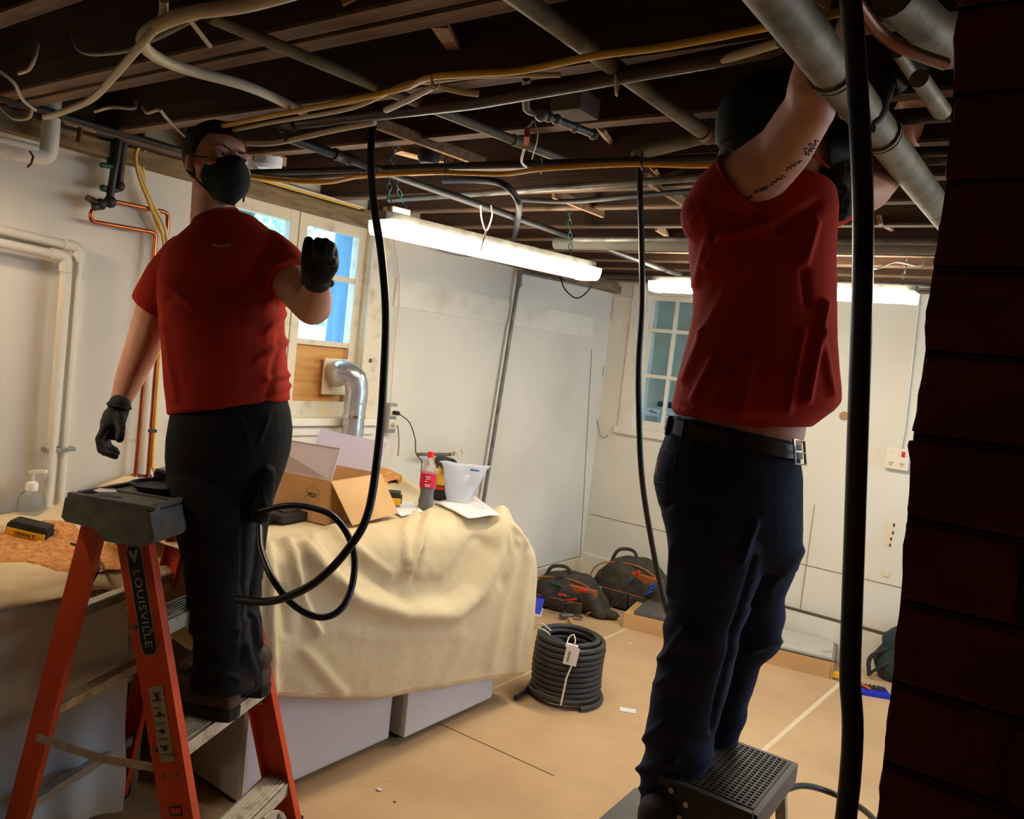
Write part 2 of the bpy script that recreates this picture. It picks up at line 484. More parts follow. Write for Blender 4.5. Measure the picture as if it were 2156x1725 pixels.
# window 1 : two sashes, three panes each; the lowest right pane is boarded with plywood
def window_1():
    y0, y1, z0, z1 = W1
    w = thing('window_1', (XL, (y0 + y1) / 2, z0), None, None, kind='structure')
    f = MB()
    x0 = XL + .012
    f.bx(XL - .02, x0 + .008, y1 - .02, y1 + .10, z0 - .06, z1 + .03, .004)      # right casing
    f.bx(XL - .02, x0 + .008, y0 - .10, y0 + .02, z0 - .06, z1 + .03, .004)
    f.bx(XL - .019, x0, y0 + .019, y1 - .019, z1 - .015, z1 + .029)
    f.bx(XL - .14, XL, y0, y0 + .025, z0, z1); f.bx(XL - .14, XL, y1 - .025, y1, z0, z1); f.bx(XL - .139, XL - .021, y0 + .026, y1 - .026, z1 - .02, z1 - .001)
    f.build('window_frame', MAT['old_trim_paint'], w, smooth=False)
    s = MB()
    s.bx(XL - .2, XL + .05, y0 - .12, y1 + .12, z0 - .03, z0 + .005, .004)
    s.bx(XL - .0, XL + .03, y0 - .1, y1 + .1, z0 - .075, z0 - .035, .004); s.bx(XL, XL + .016, y0 - .1, y1 + .1, z0 - .14, z0 - .075, .004)
    s.build('window_sill', MAT['trim_paint'], w, smooth=False)
    ym = 2.295
    for (a, b) in ((y0 + .025, ym - .003), (ym + .003, y1 - .025)):
        g = MB(); xa, xb = XL - .075, XL - .03
        g.bx(xa, xb, a, a + .045, z0, z1 - .02, .003); g.bx(xa, xb, b - .045, b, z0, z1 - .02, .003)
        g.bx(xa + .002, xb - .002, a + .044, b - .044, z0 + .001, z0 + .075, .0); g.bx(xa + .002, xb - .002, a + .044, b - .044, z1 - .07, z1 - .021, .0)
        for zz in (1.868, 1.560): g.bx(xa + .008, xb - .006, a + .044, b - .044, zz - .012, zz + .012)
        so = g.build('sash', MAT['old_trim_paint'], w, smooth=False)
        zz = [(z0 + .07, 1.550), (1.57, 1.858), (1.878, z1 - .065)]
        for k, (q0, q1) in enumerate(zz):
            if k == 0 and a > 2.2:
                MB().bx(xa + .01, xa + .022, a + .04, b - .04, q0, q1).build('plywood_panel', MAT['plywood'], w, 'orange plywood sheet in place of the pane', smooth=False)
            else:
                MB().bx(xa + .014, xa + .018, a + .04, b - .04, q0, q1).build('pane', MAT['glass'], w, smooth=False)
    MB().bx(XL - .25, XL - .085, y1 - .03, y1 - .001, z0 + .002, z1 - .002).build('outer_jamb', MAT['outside_blue'], w, 'blue weathered timber jamb outside the right sash', smooth=False)
    # little catch on the casing
    MB().sph((XL + .02, y1 + .03, 1.50), .011).build('latch', MAT['steel'], w)
window_1()
def window_2():
    x0, x1, z0, z1 = W2
    w = thing('window_2', ((x0 + x1) / 2, YB, z0), None, None, kind='structure')
    f = MB()
    f.bx(x0 - .10, x0 + .015, YB - .02, YB + .02, z0 - .03, z1 + .06, .004); f.bx(x1 - .015, x1 + .1, YB - .02, YB + .02, z0 - .03, z1 + .06, .004)
    f.bx(x0 + .014, x1 - .014, YB - .018, YB + .018, z1 - .02, z1 + .059); f.bx(x0 - .12, x1 + .12, YB - .035, YB + .1, z0 - .05, z0, .004)
    f.bx(x0, x0 + .02, YB, YB + .12, z0, z1)
    f.build('window_frame', MAT['trim_paint'], w, smooth=False)
    g = MB(); ya, yb = YB + .03, YB + .07
    g.bx(x0, x0 + .045, ya, yb, z0, z1); g.bx(x1 - .045, x1, ya, yb, z0, z1); g.bx(x0 + .044, x1 - .044, ya + .002, yb - .002, z0, z0 + .06); g.bx(x0 + .044, x1 - .044, ya + .002, yb - .002, z1 - .05, z1)
    for xx in (-2.385, -2.19, -1.99): g.bx(xx - .011, xx + .011, ya + .005, yb - .005, z0 + .06, z1 - .05)
    for zz in (1.885, 1.566): g.bx(x0 + .044, x1 - .044, ya + .008, yb - .008, zz - .012, zz + .012)
    g.build('sash', MAT['trim_paint'], w, smooth=False)
    xs = [x0 + .04, -2.396, -2.374, -2.201, -2.179, -2.001, -1.979, x1 - .04]; zs = [z0 + .055, 1.556, 1.576, 1.875, 1.895, z1 - .045]
    for i in range(0, 8, 2):
        for k in range(0, 6, 2):
            MB().bx(xs[i], xs[i + 1], YB + .048, YB + .052, zs[k], zs[k + 1]).build('pane', MAT['glass'], w, smooth=False)
window_2()
def window_3():
    y0, y1, z0, z1 = W3
    w = thing('window_3', (XR, (y0 + y1) / 2, z0), None, None, kind='structure')
    g = MB(); xa, xb = XR + .02, XR + .07
    for a, b, c, d in ((y0, y0 + .05, z0, z1), (y1 - .05, y1, z0, z1), (y0, y1, z0, z0 + .05), (y0, y1, z1 - .05, z1), ((y0 + y1) / 2 - .015, (y0 + y1) / 2 + .015, z0, z1)):
        g.bx(xa, xb, a, b, c, d)
    g.build('sash', MAT['trim_paint'], w, smooth=False)
    MB().bx(xa + .02, xa + .025, y0, y1, z0, z1).build('pane', MAT['glass'], w, smooth=False)
window_3()

# ---- outside window 1: white gable end, blue post, tree
wp = [on(*q_, 0, -5.4) for q_ in ((706, 380), (692, 440), (664, 590), (600, 660), (540, 760), (540, 1300), (900, 1300), (900, 380))]
o = MB().prism(wp, (-.1, 0, 0)).build('garden_wall', MAT['outside_white'], smooth=False)
tag(o, 'bright white painted slab of wall outside the left window', 'wall')
o = MB().bx(-9, -3.15, -2, 9, -.3, -.1).build('ground', MAT['areaway_wall'], smooth=False); o['kind'] = 'structure'
tr = thing('tree', (-6.6, 4.6, -.1), 'leafy green tree outside, filling the top of the left window panes', 'tree')
MB().cyl((-6.6, 4.6, -.1), (-6.6, 4.6, 3.0), .14, .08).build('trunk', MAT['bark'], tr)
lv = MB(); rnd = random.Random(3)
for k in range(2600):
    a = rnd.random() * 6.283; r = rnd.random() ** .5 * 1.9; zz = 3.1 + rnd.gauss(0, .85)
    c = Vector((-6.6 + r * math.cos(a), 4.6 + r * math.sin(a) * 1.3, zz)); u = Vector((rnd.gauss(0, 1), rnd.gauss(0, 1), rnd.gauss(0, 1))).normalized(); v = u.orthogonal().normalized()
    s = .07; lv._f([lv.bm.verts.new(c + u * s), lv.bm.verts.new(c + v * s * .6), lv.bm.verts.new(c - u * s), lv.bm.verts.new(c - v * s * .6)])
link_mesh('foliage', lv.mesh('foliage'), [MAT['foliage']], tr, smooth=False)
# ---- areaway behind window 2
a = MB(); a.bx(-3.3, -1.2, YB + 1.25, YB + 1.35, -.1, 2.9); a.bx(-3.4, -3.3, YB + .2, YB + 1.35, -.1, 2.9); a.bx(-1.2, -1.1, YB + .2, YB + 1.35, -.1, 2.9); a.bx(-3.3, -1.2, YB + .2, YB + 1.3, .9, 1.0)
a.bx(-3.3, -2.0, YB + .2, YB + 1.3, 2.45, 2.5)  # added cover slab, out of view, cuts the sky light in the well
o = a.build('window_well', MAT['areaway_wall'], smooth=False); o['kind'] = 'structure'
bk = thing('plastic_bucket', (-2.60, YB + .75, 1.0), 'pale plastic bucket with a dark blue lid outside the back window', 'bucket')
MB().lathe((-2.60, YB + .75, 1.0), [(.001, 0), (.13, 0), (.155, .34), (.001, .345)]).build('bucket_body', MAT['bucket_white'], bk)
MB().lathe((-2.60, YB + .75, 1.335), [(.001, 0), (.165, 0), (.165, .03), (.15, .04), (.001, .04)]).build('lid', MAT['lid_navy'], bk)
p = on(1376, 868, 1, YB + .59); MB().box(p, (.12, .01, .06)).build('bucket_label', MAT['paper'], bk, smooth=False)
MB().bar(p + Vector((-.035, -.007, .004)), p + Vector((.03, -.007, -.004)), .003, .006).bar(p + Vector((-.02, -.007, .012)), p + Vector((-.008, -.007, .016)), .003, .006).build('label_mark', MAT['ink'], bk)

# ================================================================ FLOOR MARKS
def strip(name, pts, w, m, label, cat, z=.002, group=None):
    mb = MB()
    for a, b in zip(pts[:-1], pts[1:]): mb.bar(Vector(a) + Vector((0, 0, z / 2)), Vector(b) + Vector((0, 0, z / 2)), w, z)
    return tag(mb.build(name, m, smooth=False), label, cat, group)
F = lambda px, py: on(px, py, 2, 0)
strip('seam_tape', [F(1772, 1437), F(1602, 1586), F(1420, 1745)], .022, MAT['tape'], 'long pale tape seam on the floor behind the step stool', 'tape')
strip('seam_tape', [F(1334, 1318), F(1262, 1350), F(1040, 1450)], .014, MAT['tape'], 'pale tape seam on the floor passing behind the coil of tubing', 'tape')
strip('floor_seam', [F(1166, 1634), F(960, 1540), F(880, 1505)], .003, MAT['seam'], 'thin dark joint in the floor boards in front of the coil', 'seam')
strip('seam_tape', [F(1270, 1725), F(1340, 1690)], .014, MAT['tape'], 'pale tape seam on the floor by the shoe of the man on the stool', 'tape')
c = F(1322, 1497); r = Matrix.Rotation(.5, 3, 'Z')
tag(MB().box(c + Vector((0, 0, .002)), (.075, .045, .003), r).build('paper_tag', MAT['paper'], smooth=False), 'small white paper tag lying on the floor right of the coil', 'paper')
chips = [(797, 1665, .012, 'white plaster chip on the floor in front of the washers'), (831, 1690, .006, 'tiny dark wood chip on the floor below the plaster chip'), (1328, 1357, .010, 'small white crumb on the floor beside the long tape seam'), (812, 1643, .005, 'tiny white crumb just behind the plaster chip'), (1662, 1446, .006, 'tiny white crumb on the floor in front of the cardboard package')]
for (x, yy, s, lb) in chips:
    c = F(x, yy); tag(MB().ell(c + Vector((0, 0, s * .4)), [(s, s * .3, 0), (-s * .2, s * .6, 0), (0, 0, s * .4)], 8, 6).build('plaster_chip', MAT['seam'] if 'dark' in lb else MAT['paper']), lb, 'debris')

# ================================================================ CEILING PIPES
def pipe(name, pts, r, m, label, cat='pipe', group=None, n=14, fit=(), fr=1.3, fl=.03, smooth_n=0, fm=None):
    pts = [Vector(p) for p in pts]
    path = cat_rom(pts, smooth_n) if smooth_n else pts
    fit = list(fit)
    if fit:
        t = thing(name, path[0], label, cat, group)
        MB().tube(path, r, n).build('pipe_run', m, t)
        for (i, f) in fit:
            c = pts[i].lerp(pts[min(i + 1, len(pts) - 1)], f); d = (pts[min(i + 1, len(pts) - 1)] - pts[i] if i < len(pts) - 1 else pts[i] - pts[i - 1]).normalized()
            MB().lathe(c - d * fl, [(r, 0), (r * fr, 0.0), (r * fr, .008), (r * fr * .93, .01), (r * fr * .93, 2 * fl - .01), (r * fr, 2 * fl - .008), (r * fr, 2 * fl), (r, 2 * fl)], d, 18).build('coupling', fm or m, t)
        return t
    o = MB().tube(path, r, n).build(name, m)
    return tag(o, label, cat, group)
Z = lambda px, py, z: on(px, py, 2, z)
def elbowed(pts, rad=.03, n=5):
    """rounds the corners of a polyline"""
    pts = [Vector(p) for p in pts]; out = [pts[0]]
    for i in range(1, len(pts) - 1):
        a, b, c = pts[i - 1], pts[i], pts[i + 1]
        r_ = min(rad, (a - b).length * .45, (c - b).length * .45)
        p0, p1 = b + (a - b).normalized() * r_, b + (c - b).normalized() * r_
        for k in range(n + 1):
            t = k / n; out.append(p0 * (1 - t) ** 2 + b * 2 * t * (1 - t) + p1 * t * t)
    out.append(pts[-1]); return out
# big drain pipe running away over the right-hand man's arms
q0, q1 = Z(1640, 0, 2.10), Z(1930, 380, 2.10)
dd = (q1 - q0).normalized()
pipe('drain_pipe', [q0 - dd * .5, q0, q1, q1 + dd * .9], .033, MAT['grey_pipe'], 'thick grey drain pipe overhead, running away above the arms of the man on the stool', fit=[(1, .27), (1, .62)], fr=1.16, fl=.012)
q0, q1 = Z(1100, 0, 2.16), Z(1490, 285, 2.16); dd = (q1 - q0)
pipe('steel_conduit', [q0 - dd * .3, q0, q1], .017, MAT['grey_pipe'], 'grey conduit crossing the joists left of the thick drain pipe, ending at an elbow', fit=[(1, .98)], fr=1.25, fl=.02)
q0, q1 = Z(440, 35, 2.15), Z(800, 185, 2.15)
pipe('steel_conduit', [q0, q1, Z(1190, 338, 2.17)], .012, MAT['grey_pipe'], 'long grey conduit slanting from top left across the joists behind the red-brown pipe', fit=[(1, .7)])
q0, q1 = Z(600, 288, 2.115), Z(1458, 588, 2.115)
pipe('iron_pipe', [q0, q1, q1 + (q1 - q0) * .2], .013, MAT['black_pipe'], 'long dark iron pipe running away just right of the near strip light', fit=[(0, .075)])
q0, q1 = Z(430, 278, 2.145), Z(1632, 100, 2.145); d_ = q1 - q0
pipe('iron_pipe', elbowed([Z(600, 262, 2.145), Z(1000, 215, 2.145), Z(1655, 96, 2.145), Z(1655, 96, 2.145) + Vector((0, 0, .15))], .03), .016, MAT['dark_pipe'], 'red-brown iron pipe crossing the whole ceiling from the black tube to the drain pipe', fit=[(0, .03)])
q0, q1 = Z(500, 365, 2.12), Z(1520, 333, 2.13)
pipe('iron_pipe', [q0, q1, q1 + (q1 - q0) * .5], .011, MAT['black_pipe'], 'thin dark pipe under the joists carrying the yellow cables above the near strip light')
q0, q1 = Z(820, 421, 2.16), Z(1460, 375, 2.16)
pipe('galvanised_pipe', [q0, q1, q1 + (q1 - q0) * .6], .011, MAT['galv'], 'thin galvanised pipe under the joists just behind the end of the near strip light')
# white supply line at far right and drain elbows from the second conduit
a, b = Z(1340, 325, 2.15), Z(1490, 285, 2.16); c = Z(1560, 285, 2.16)
pipe('steel_conduit', [a, Z(1400, 308, 2.15), b, c, c + Vector((.16, .0, 0))], .018, MAT['grey_pipe'], 'short grey pipe elbow beside the cap of the man on the stool', fit=[(2, .25)], fr=1.2, fl=.02, fm=MAT['asbestos'])
# pipes at the far ceiling
for (a, b, r, m, lb) in (((1150, 506), (1460, 522), .026, 'asbestos', 'thick lagged grey pipe near the far wall, left of the man on the stool'),
                         ((1240, 577), (1460, 588), .016, 'black_pipe', 'dark pipe lying along the top of the back wall above the back window'),
                         ((1190, 497), (1460, 512), .012, 'galv', 'thin galvanised pipe in front of the lagged grey pipe at the far ceiling')):
    q0, q1 = Z(*a, 2.10), Z(*b, 2.10); q1.y = q0.y = (q0.y + q1.y) / 2
    if q1.y > YB - .04: q0.y = q1.y = YB - .06
    pipe('far_pipe', [q0, q1, Vector((XR - .3, q1.y, q1.z))], r, MAT[m], lb)
# left near white conduit sweeping round (plastic tube)
pipe('plastic_pipe', [Z(700, -40, 2.11), Z(520, 10, 2.1), Z(400, 28, 2.1), Z(320, 60, 2.09), Z(300, 90, 2.09), Z(330, 120, 2.1), Z(400, 148, 2.12), Z(530, 185, 2.14), Z(640, 236, 2.16)], .0115, MAT['white_cable'], 'cream plastic pipe curving back on itself at the top left ceiling', smooth_n=6)
pipe('white_cable', [Z(345, 0, 2.12), Z(340, 40, 2.10), Z(300, 90, 2.07), Z(240, 160, 2.06), Z(190, 210, 2.06), Z(120, 240, 2.06), Z(95, 246, 2.07)], .0075, MAT['white_cable'], 'cream cable drooping from the bent plastic pipe to the left wall', 'cable', smooth_n=6)
pipe('grey_cable', [Z(150, 60, 2.3), Z(170, 108, 2.14), Z(250, 110, 2.1), Z(320, 85, 2.1), Z(415, 38, 2.12)], .004, MAT['grey_cable'], 'thin grey cable looping behind the bent plastic pipe', 'cable', smooth_n=6)
pipe('cable_stub', [Z(398, 40, 2.11), Z(443, 98, 2.09)], .004, MAT['zip_white'], 'short white cut cable end hanging at the top left ceiling', 'cable')
# yellow cables
ycab = [Z(470, 265, 2.14), Z(560, 246, 2.14), Z(720, 215, 2.13), Z(850, 185, 2.14), Z(905, 163, 2.13), Z(1000, 155, 2.13), Z(1100, 148, 2.13), Z(1250, 118, 2.13), Z(1400, 98, 2.13), Z(1600, 60, 2.14), Z(1800, 20, 2.14)]
pipe('yellow_cable', ycab, .0065, MAT['yellow_cable'], 'yellow cable strung across the joists in front of the red-brown pipe', 'cable', smooth_n=6)
ofs = Vector((0, .03, -.004)); yc = [p + ofs for p in ycab[:3]] + [Z(850, 178, 2.15), Z(905, 172, 2.15), Z(1010, 160, 2.15), Z(1180, 158, 2.15)]
pipe('white_cable', yc, .005, MAT['white_cable'], 'pale flat cable beside the long yellow cable', 'cable', smooth_n=6)
yl = [Z(480, 368, 2.10), Z(600, 381, 2.09), Z(690, 384, 2.09), Z(760, 370, 2.09), Z(840, 366, 2.09), Z(930, 363, 2.09), Z(1060, 366, 2.09), Z(1150, 355, 2.09), Z(1330, 346, 2.1), Z(1500, 348, 2.1), Z(1700, 330, 2.12)]
pipe('yellow_cable', yl, .0065, MAT['yellow_cable'], 'yellow cable tied along the thin dark pipe above the near strip light', 'cable', smooth_n=6)
yl2 = [p + Vector((0, .03, .012)) for p in yl[:6]]
pipe('white_cable', yl2, .006, MAT['white_cable'], 'cream cable sagging beside the thin dark pipe above the left window', 'cable', smooth_n=6)
pipe('white_cable', [Z(520, 302, 2.11), Z(570, 302, 2.1), Z(620, 293, 2.11), Z(700, 275, 2.12), Z(790, 258, 2.13)], .007, MAT['white_cable'], 'shiny white cable running from behind the left man to the black tube', 'cable', smooth_n=6)
pipe('grey_cable', [Z(1640, 90, 2.14), Z(1500, 130, 2.14), Z(1350, 155, 2.16)], .008, MAT['white_cable'], 'pale cable slanting under the joists left of the drain pipe', 'cable', smooth_n=6)
# zip-tied loose pale cable ends in the middle of the ceiling
t = thing('cable_ends', Z(918, 182, 2.10), 'two pale cut cable ends tied in a V below the yellow cable', 'cable')
MB().tube([Z(812, 232, 2.09), Z(860, 210, 2.09), Z(912, 182, 2.09)], .0065, 8).build('cable_end', MAT['white_cable'], t)
MB().tube([Z(922, 182, 2.09), Z(975, 194, 2.09), Z(1008, 198, 2.09)], .0065, 8).build('cable_end', MAT['white_cable'], t)
MB().tube(cat_rom([Z(908, 162, 2.12), Z(912, 178, 2.08), Z(919, 186, 2.07), Z(924, 176, 2.09)], 5), .0025, 6).build('cable_tie', MAT['zip_white'], t)
def tie(px, py, z, lb):
    c = Z(px, py, z); o = MB().tube([c + CR * (math.cos(a) * .004) + (-CD) * (math.sin(a) * .022) + CF * math.cos(a) * .015 for a in [k * 6.283 / 14 for k in range(14)]], .0022, 6, closed=True).build('cable_tie', MAT['zip_white'] if 'white' in lb else MAT['black_cord'])
    tag(o, lb, 'cable tie')
tie(1298, 176, 2.13, 'white cable tie round the red-brown pipe by the conduit crossing')
tie(770, 360, 2.11, 'black cable tie round the thin dark pipe left of the black tube')
tie(940, 348, 2.11, 'black cable tie round the thin dark pipe right of the black tube')
tie(1140, 348, 2.11, 'black cable tie round the thin dark pipe right of the orange tag')
tie(1352, 338, 2.11, 'black cable tie where the narrow black tube meets the thin dark pipe')
# sprinkler-like valve with orange tag
t = thing('gas_valve', Z(1115, 235, 2.2), 'old grey pipe valve hanging from the ceiling centre, orange tag below it', 'valve')
MB().tube(elbowed([Z(1108, 165, 2.18), Z(1108, 232, 2.14), Z(1135, 238, 2.14), Z(1248, 282, 2.14)], .02), .009, 12).build('pipe_run', MAT['galv'], t)
vb = MB().sph(Z(1140, 240, 2.14), .017).sph(Z(1250, 283, 2.14), .013)
for (x, yy) in ((1155, 246), (1172, 252), (1210, 268)): vb.sph(Z(x, yy, 2.14), .0125, 10, 8)
vb.build('valve_body', MAT['galv'], t)
t = thing('hanging_tag', Z(1110, 255, 2.1), 'orange tag strung below the grey ceiling valve', 'tag')
c = Z(1109, 288, 2.08); MB().box(c, (.012, .02, .058), RM).build('tag_card', MAT['orange_tag'], t, smooth=False)
MB().tube(cat_rom([Z(1122, 255, 2.12), Z(1112, 268, 2.1), c + Vector((0, 0, .02))], 4), .0022, 6).tube(cat_rom([Z(1126, 255, 2.12), Z(1132, 290, 2.08), Z(1120, 335, 2.06)], 5), .0015, 6).tube(cat_rom([Z(1104, 312, 2.07), Z(1098, 340, 2.06), Z(1108, 352, 2.06)], 5), .003, 6).build('string', MAT['zip_white'], t)
# junction box in the joists
t = thing('junction_box', Z(1210, 225, 2.2), 'old grey square junction box between joists by the ceiling valve', 'junction box')
MB().box(Z(1211, 222, 2.21), (.085, .09, .05), None, .004).build('box_body', MAT['asbestos'], t, smooth=False)
# round lamp base
t = thing('lamp_holder', Z(900, 330, 2.2), 'black round ceiling lamp holder above the near strip light', 'lamp holder')
MB().lathe(Z(902, 345, 2.17), [(.001, 0), (.028, 0), (.036, .015), (.036, .04), (.001, .04)]).build('holder_body', MAT['tool_black'], t)
tag(MB().bar(Z(838, 314, 2.21), Z(944, 342, 2.21), .06, .02).build('lath_board', MAT['lath_wood'], smooth=False), 'reddish board nailed under the joists above the near strip light', 'board')
# bridging between joists
br = [((735, -5, 2.2), (752, 38, 2.38), 'overhead at the top, left of centre'), ((925, 52, 2.2), (985, 148, 2.38), 'above the V of pale cable ends'), ((1262, 268, 2.2), (1305, 330, 2.35), 'right of the ceiling valve end'),
      ((1165, 408, 2.19), (1270, 450, 2.19), 'above the right end of the near strip light'), ((1380, 478, 2.2), (1450, 520, 2.25), 'just left of the shirt of the man on the stool'), ((1372, 350, 2.2), (1392, 380, 2.3), 'above the narrow black tube'), ((1360, 375, 2.19), (1450, 432, 2.19), 'between the narrow black tube and the red shoulder'), ((1850, 462, 2.2), (1905, 495, 2.3), 'right of the thick black tube'), ((790, 258, 2.19), (1020, 343, 2.19), 'a long thin one above the lamp holder'), ((1725, -5, 2.2), (1712, 25, 2.35), 'overhead beside the drain pipe')]
for (a, b, lb) in br:
    tag(MB().bar(Z(*a), Z(*b), .032, .012, CF).build('wood_brace', MAT['lath_wood'], smooth=False), 'wooden brace among the joists, ' + lb, 'brace', 'wooden braces among the joists')
# blue-black cable loop over the strip light
pipe('black_hose', [Z(935, 380, 2.17), Z(1000, 379, 2.15), Z(1055, 386, 2.13), Z(1083, 410, 2.11), Z(1093, 440, 2.09), Z(1085, 490, 2.11), Z(1080, 505, 2.2)], .011, MAT['rubber_black'], 'black hose looping down from the joists behind the near strip light', 'hose', smooth_n=6)
pipe('grey_cable', [Z(1095, 420, 2.17), Z(1200, 424, 2.17), Z(1330, 413, 2.17), Z(1460, 402, 2.17)], .009, MAT['black_pipe'], 'dark cable running across the joists right of the looping hose', 'cable', smooth_n=5)
# steel pipe down the left wall near the corner
t = thing('wall_pipe', on(1015, 1050, 0, XL + .04), 'thin steel pipe leaning down the left wall near the corner', 'pipe')
a = on(1095, 572, 0, XL + .04); b = on(1012, 1065, 0, XL + .04); b.z = .5; b.y = a.y - .13
MB().tube(elbowed([Vector((XL + .05, YB - .1, 2.13)), a, b], .03), .0115, 12).build('pipe_run', MAT['galv'], t)
MB().lathe(a - Vector((0, 0, .02)), [(.011, -.03), (.016, -.03), (.016, .03), (.011, .03)]).build('coupling', MAT['asbestos'], t)
t = thing('pipe_bracket', on(1099, 597, 0, XL + .0), 'small painted bracket on the left wall by the pipe elbow', 'bracket')
c = on(1099, 597, 0, XL + .01)
MB().box(c, (.01, .012, .07)).box(c + Vector((0, 0, .03)), (.012, .045, .012)).box(c - Vector((0, 0, .03)), (.012, .045, .012)).build('bracket_plate', MAT['trim_paint'], t, smooth=False)
# right ceiling tangle
pipe('copper_pipe', [Z(1800, 0, 2.12), Z(1850, 65, 2.11), Z(1910, 105, 2.1), Z(1990, 135, 2.1)], .009, MAT['copper_old'], 'curved brown pipe at the top right in front of the brick chimney', smooth_n=6)
pipe('grey_pipe', [Z(1880, -10, 2.15), Z(1960, 60, 2.15), Z(2010, 105, 2.15)], .03, MAT['grey_pipe'], 'thick grey pipe at the top right corner running behind the brick chimney')
pipe('grey_pipe', [Z(1935, 165, 2.12), Z(1985, 235, 2.12)], .015, MAT['grey_pipe'], 'short grey pipe stub beside the brick chimney at the far hand')
pipe('grey_pipe', [Z(1890, 110, 2.16), Z(1975, 240, 2.16)], .01, MAT['grey_pipe'], 'thin grey pipe behind the curved brown pipe')
pipe('iron_pipe', [Z(1850, 250, 2.17), Z(2100, 232, 2.17)], .016, MAT['black_pipe'], 'dark pipe crossing behind the drain pipe next to the brick chimney')
t = thing('pipe_clamp', P(1880, 165, 1.45), 'black iron pipe clamp hooked over the drain pipe beside the thick black tube', 'clamp')
MB().bar(P(1935, 118, 1.5), P(1862, 180, 1.42), .045, .045, bev=.008).build('clamp_body', MAT['tool_black'], t)
MB().tube(cat_rom([P(1862, 180, 1.42), P(1848, 215, 1.42), P(1845, 240, 1.42), P(1825, 262, 1.42)], 5), .02, 10).build('clamp_jaw', MAT['tool_black'], t)
t = thing('pipe_hanger', Z(1752, 0, 2.2), 'dark iron strap hanger beside the drain pipe and the thick black tube', 'hanger')
MB().tube([Z(1765, -20, 2.2), Z(1752, 60, 2.13), Z(1745, 130, 2.1)], .008, 8).build('hanger_strap', MAT['steel'], t)
MB().tube([q0 for q0 in [P(1765, 230, 1.5), P(1772, 246, 1.5), P(1790, 256, 1.5)]], .004, 6).build('wire_hook', MAT['zip_white'], t)
# ================================================================ LEFT WALL PIPES
WL = lambda px, py, off=.05: on(px, py, 0, XL + off)
pipe('waste_pipe', elbowed([WL(128, -60, .12), WL(105, 300, .12), WL(99, 332, .12), WL(-60, 305, .12)], .05, 6), .026, MAT['pvc_white'], 'fat white waste pipe turning along the wall at top left', 'pipe', n=18)
tag(MB().tube([WL(62, 318, .17), WL(70, 330, .17), WL(66, 345, .17), WL(58, 352, .17)], .004, 8).build('pipe_hook', MAT['copper_old']), 'rusty hook hanging round the fat white waste pipe', 'hook')
pipe('water_pipe', [WL(-40, 285, .14), WL(80, 312, .14)], .010, MAT['pvc_white'], 'thin white pipe end above the fat white waste pipe')
def pvc(name, pts, strap, lb):
    t = thing(name, pts[-1], lb, 'pipe')
    MB().tube(elbowed(pts, .035, 5), .0155, 16).build('pipe_run', MAT['pvc_white'], t)
    c = pts[1]
    MB().tube(elbowed([c + (pts[0] - c).normalized() * .05, c, c + (pts[2] - c).normalized() * .05], .035, 6), .0195, 16).build('elbow', MAT['pvc_white'], t)
    e = pts[-1]; d = (pts[-1] - pts[-2]).normalized(); MB().cyl(e - d * .045, e, .021, n=16).build('coupling', MAT['pvc_white'], t)
    s = WL(*strap, .05); MB().box(s + Vector((.0, 0, 0)), (.042, .05, .014), None, .003).build('pipe_strap', MAT['outlet_grey'], t)
    return t
pvc('plumbing_pipe', [WL(-60, 470, .05), WL(167, 522, .05), WL(122, 1088, .05)], (138, 945), 'white pipe on the left wall, outer one of the bent pair')
pvc('plumbing_pipe', [WL(-60, 500, .06), WL(140, 541, .06), WL(96, 1090, .06)], (108, 947), 'white pipe on the left wall, inner one of the bent pair')
def cu(pts, lb, rr=.0075):
    o = MB().tube(elbowed(pts, .02, 5), rr, 12)
    return tag(o.build('copper_pipe', MAT['copper']), lb, 'pipe')
cu([WL(218, 437), WL(193, 440), WL(190, 466), WL(328, 490), WL(306, 760), WL(284, 1012)], 'bright copper pipe stepping across the wall, lower and left of two')
cu([WL(235, 423, .04), WL(354, 448, .04), WL(348, 560, .04), WL(326, 800, .04), WL(311, 1010, .04)], 'bright copper pipe across the wall, upper and right of two')
t = thing('copper_clip', WL(300, 1003), 'small copper pipe clip at the foot of the two copper pipes', 'clip')
MB().bar(WL(278, 1001, .03), WL(318, 1003, .03), .012, .01).build('clip_bar', MAT['copper_old'], t)
t = thing('valve_assembly', WL(240, 430, .06), 'dark iron valve pipework hanging on the wall left of the man on the ladder', 'valve')
MB().tube(elbowed([WL(252, 230, .07), WL(250, 300, .07), WL(230, 424, .07), WL(196, 436, .07)], .015), .0125, 14).build('pipe_run', MAT['black_pipe'], t)
MB().tube(elbowed([WL(300, 240, .06), WL(298, 290, .06), WL(260, 300, .06), WL(250, 400, .06), WL(222, 398, .06)], .018), .0115, 14).build('pipe_run', MAT['black_pipe'], t)
MB().sph(WL(232, 425, .07), .021).sph(WL(212, 430, .07), .019).cyl(WL(190, 420, .07), WL(214, 432, .07), .011).build('elbow_fitting', MAT['tool_black'], t)
MB().sph(WL(251, 392, .06), .019).build('elbow_fitting', MAT['tool_black'], t)
MB().cyl(WL(238, 300, .05), WL(232, 352, .05), .018, .012).cyl(WL(196, 305, .05), WL(240, 296, .05), .010).build('valve_body', MAT['tool_green'], t)
MB().cyl(WL(212, 347, .07), WL(236, 350, .07), .009).build('valve_handle', MAT['tool_green'], t)
MB().sph(WL(217, 396, .07), .012).build('valve_knob', MAT['tool_green'], t)
MB().cyl(WL(182, 415, .07), WL(190, 420, .07), .010).build('copper_cap', MAT['copper_old'], t)
pipe('copper_stub', [WL(171, 262, .1), WL(165, 300, .1)], .008, MAT['copper_old'], 'short red-brown copper stub hanging at the top of the left wall')
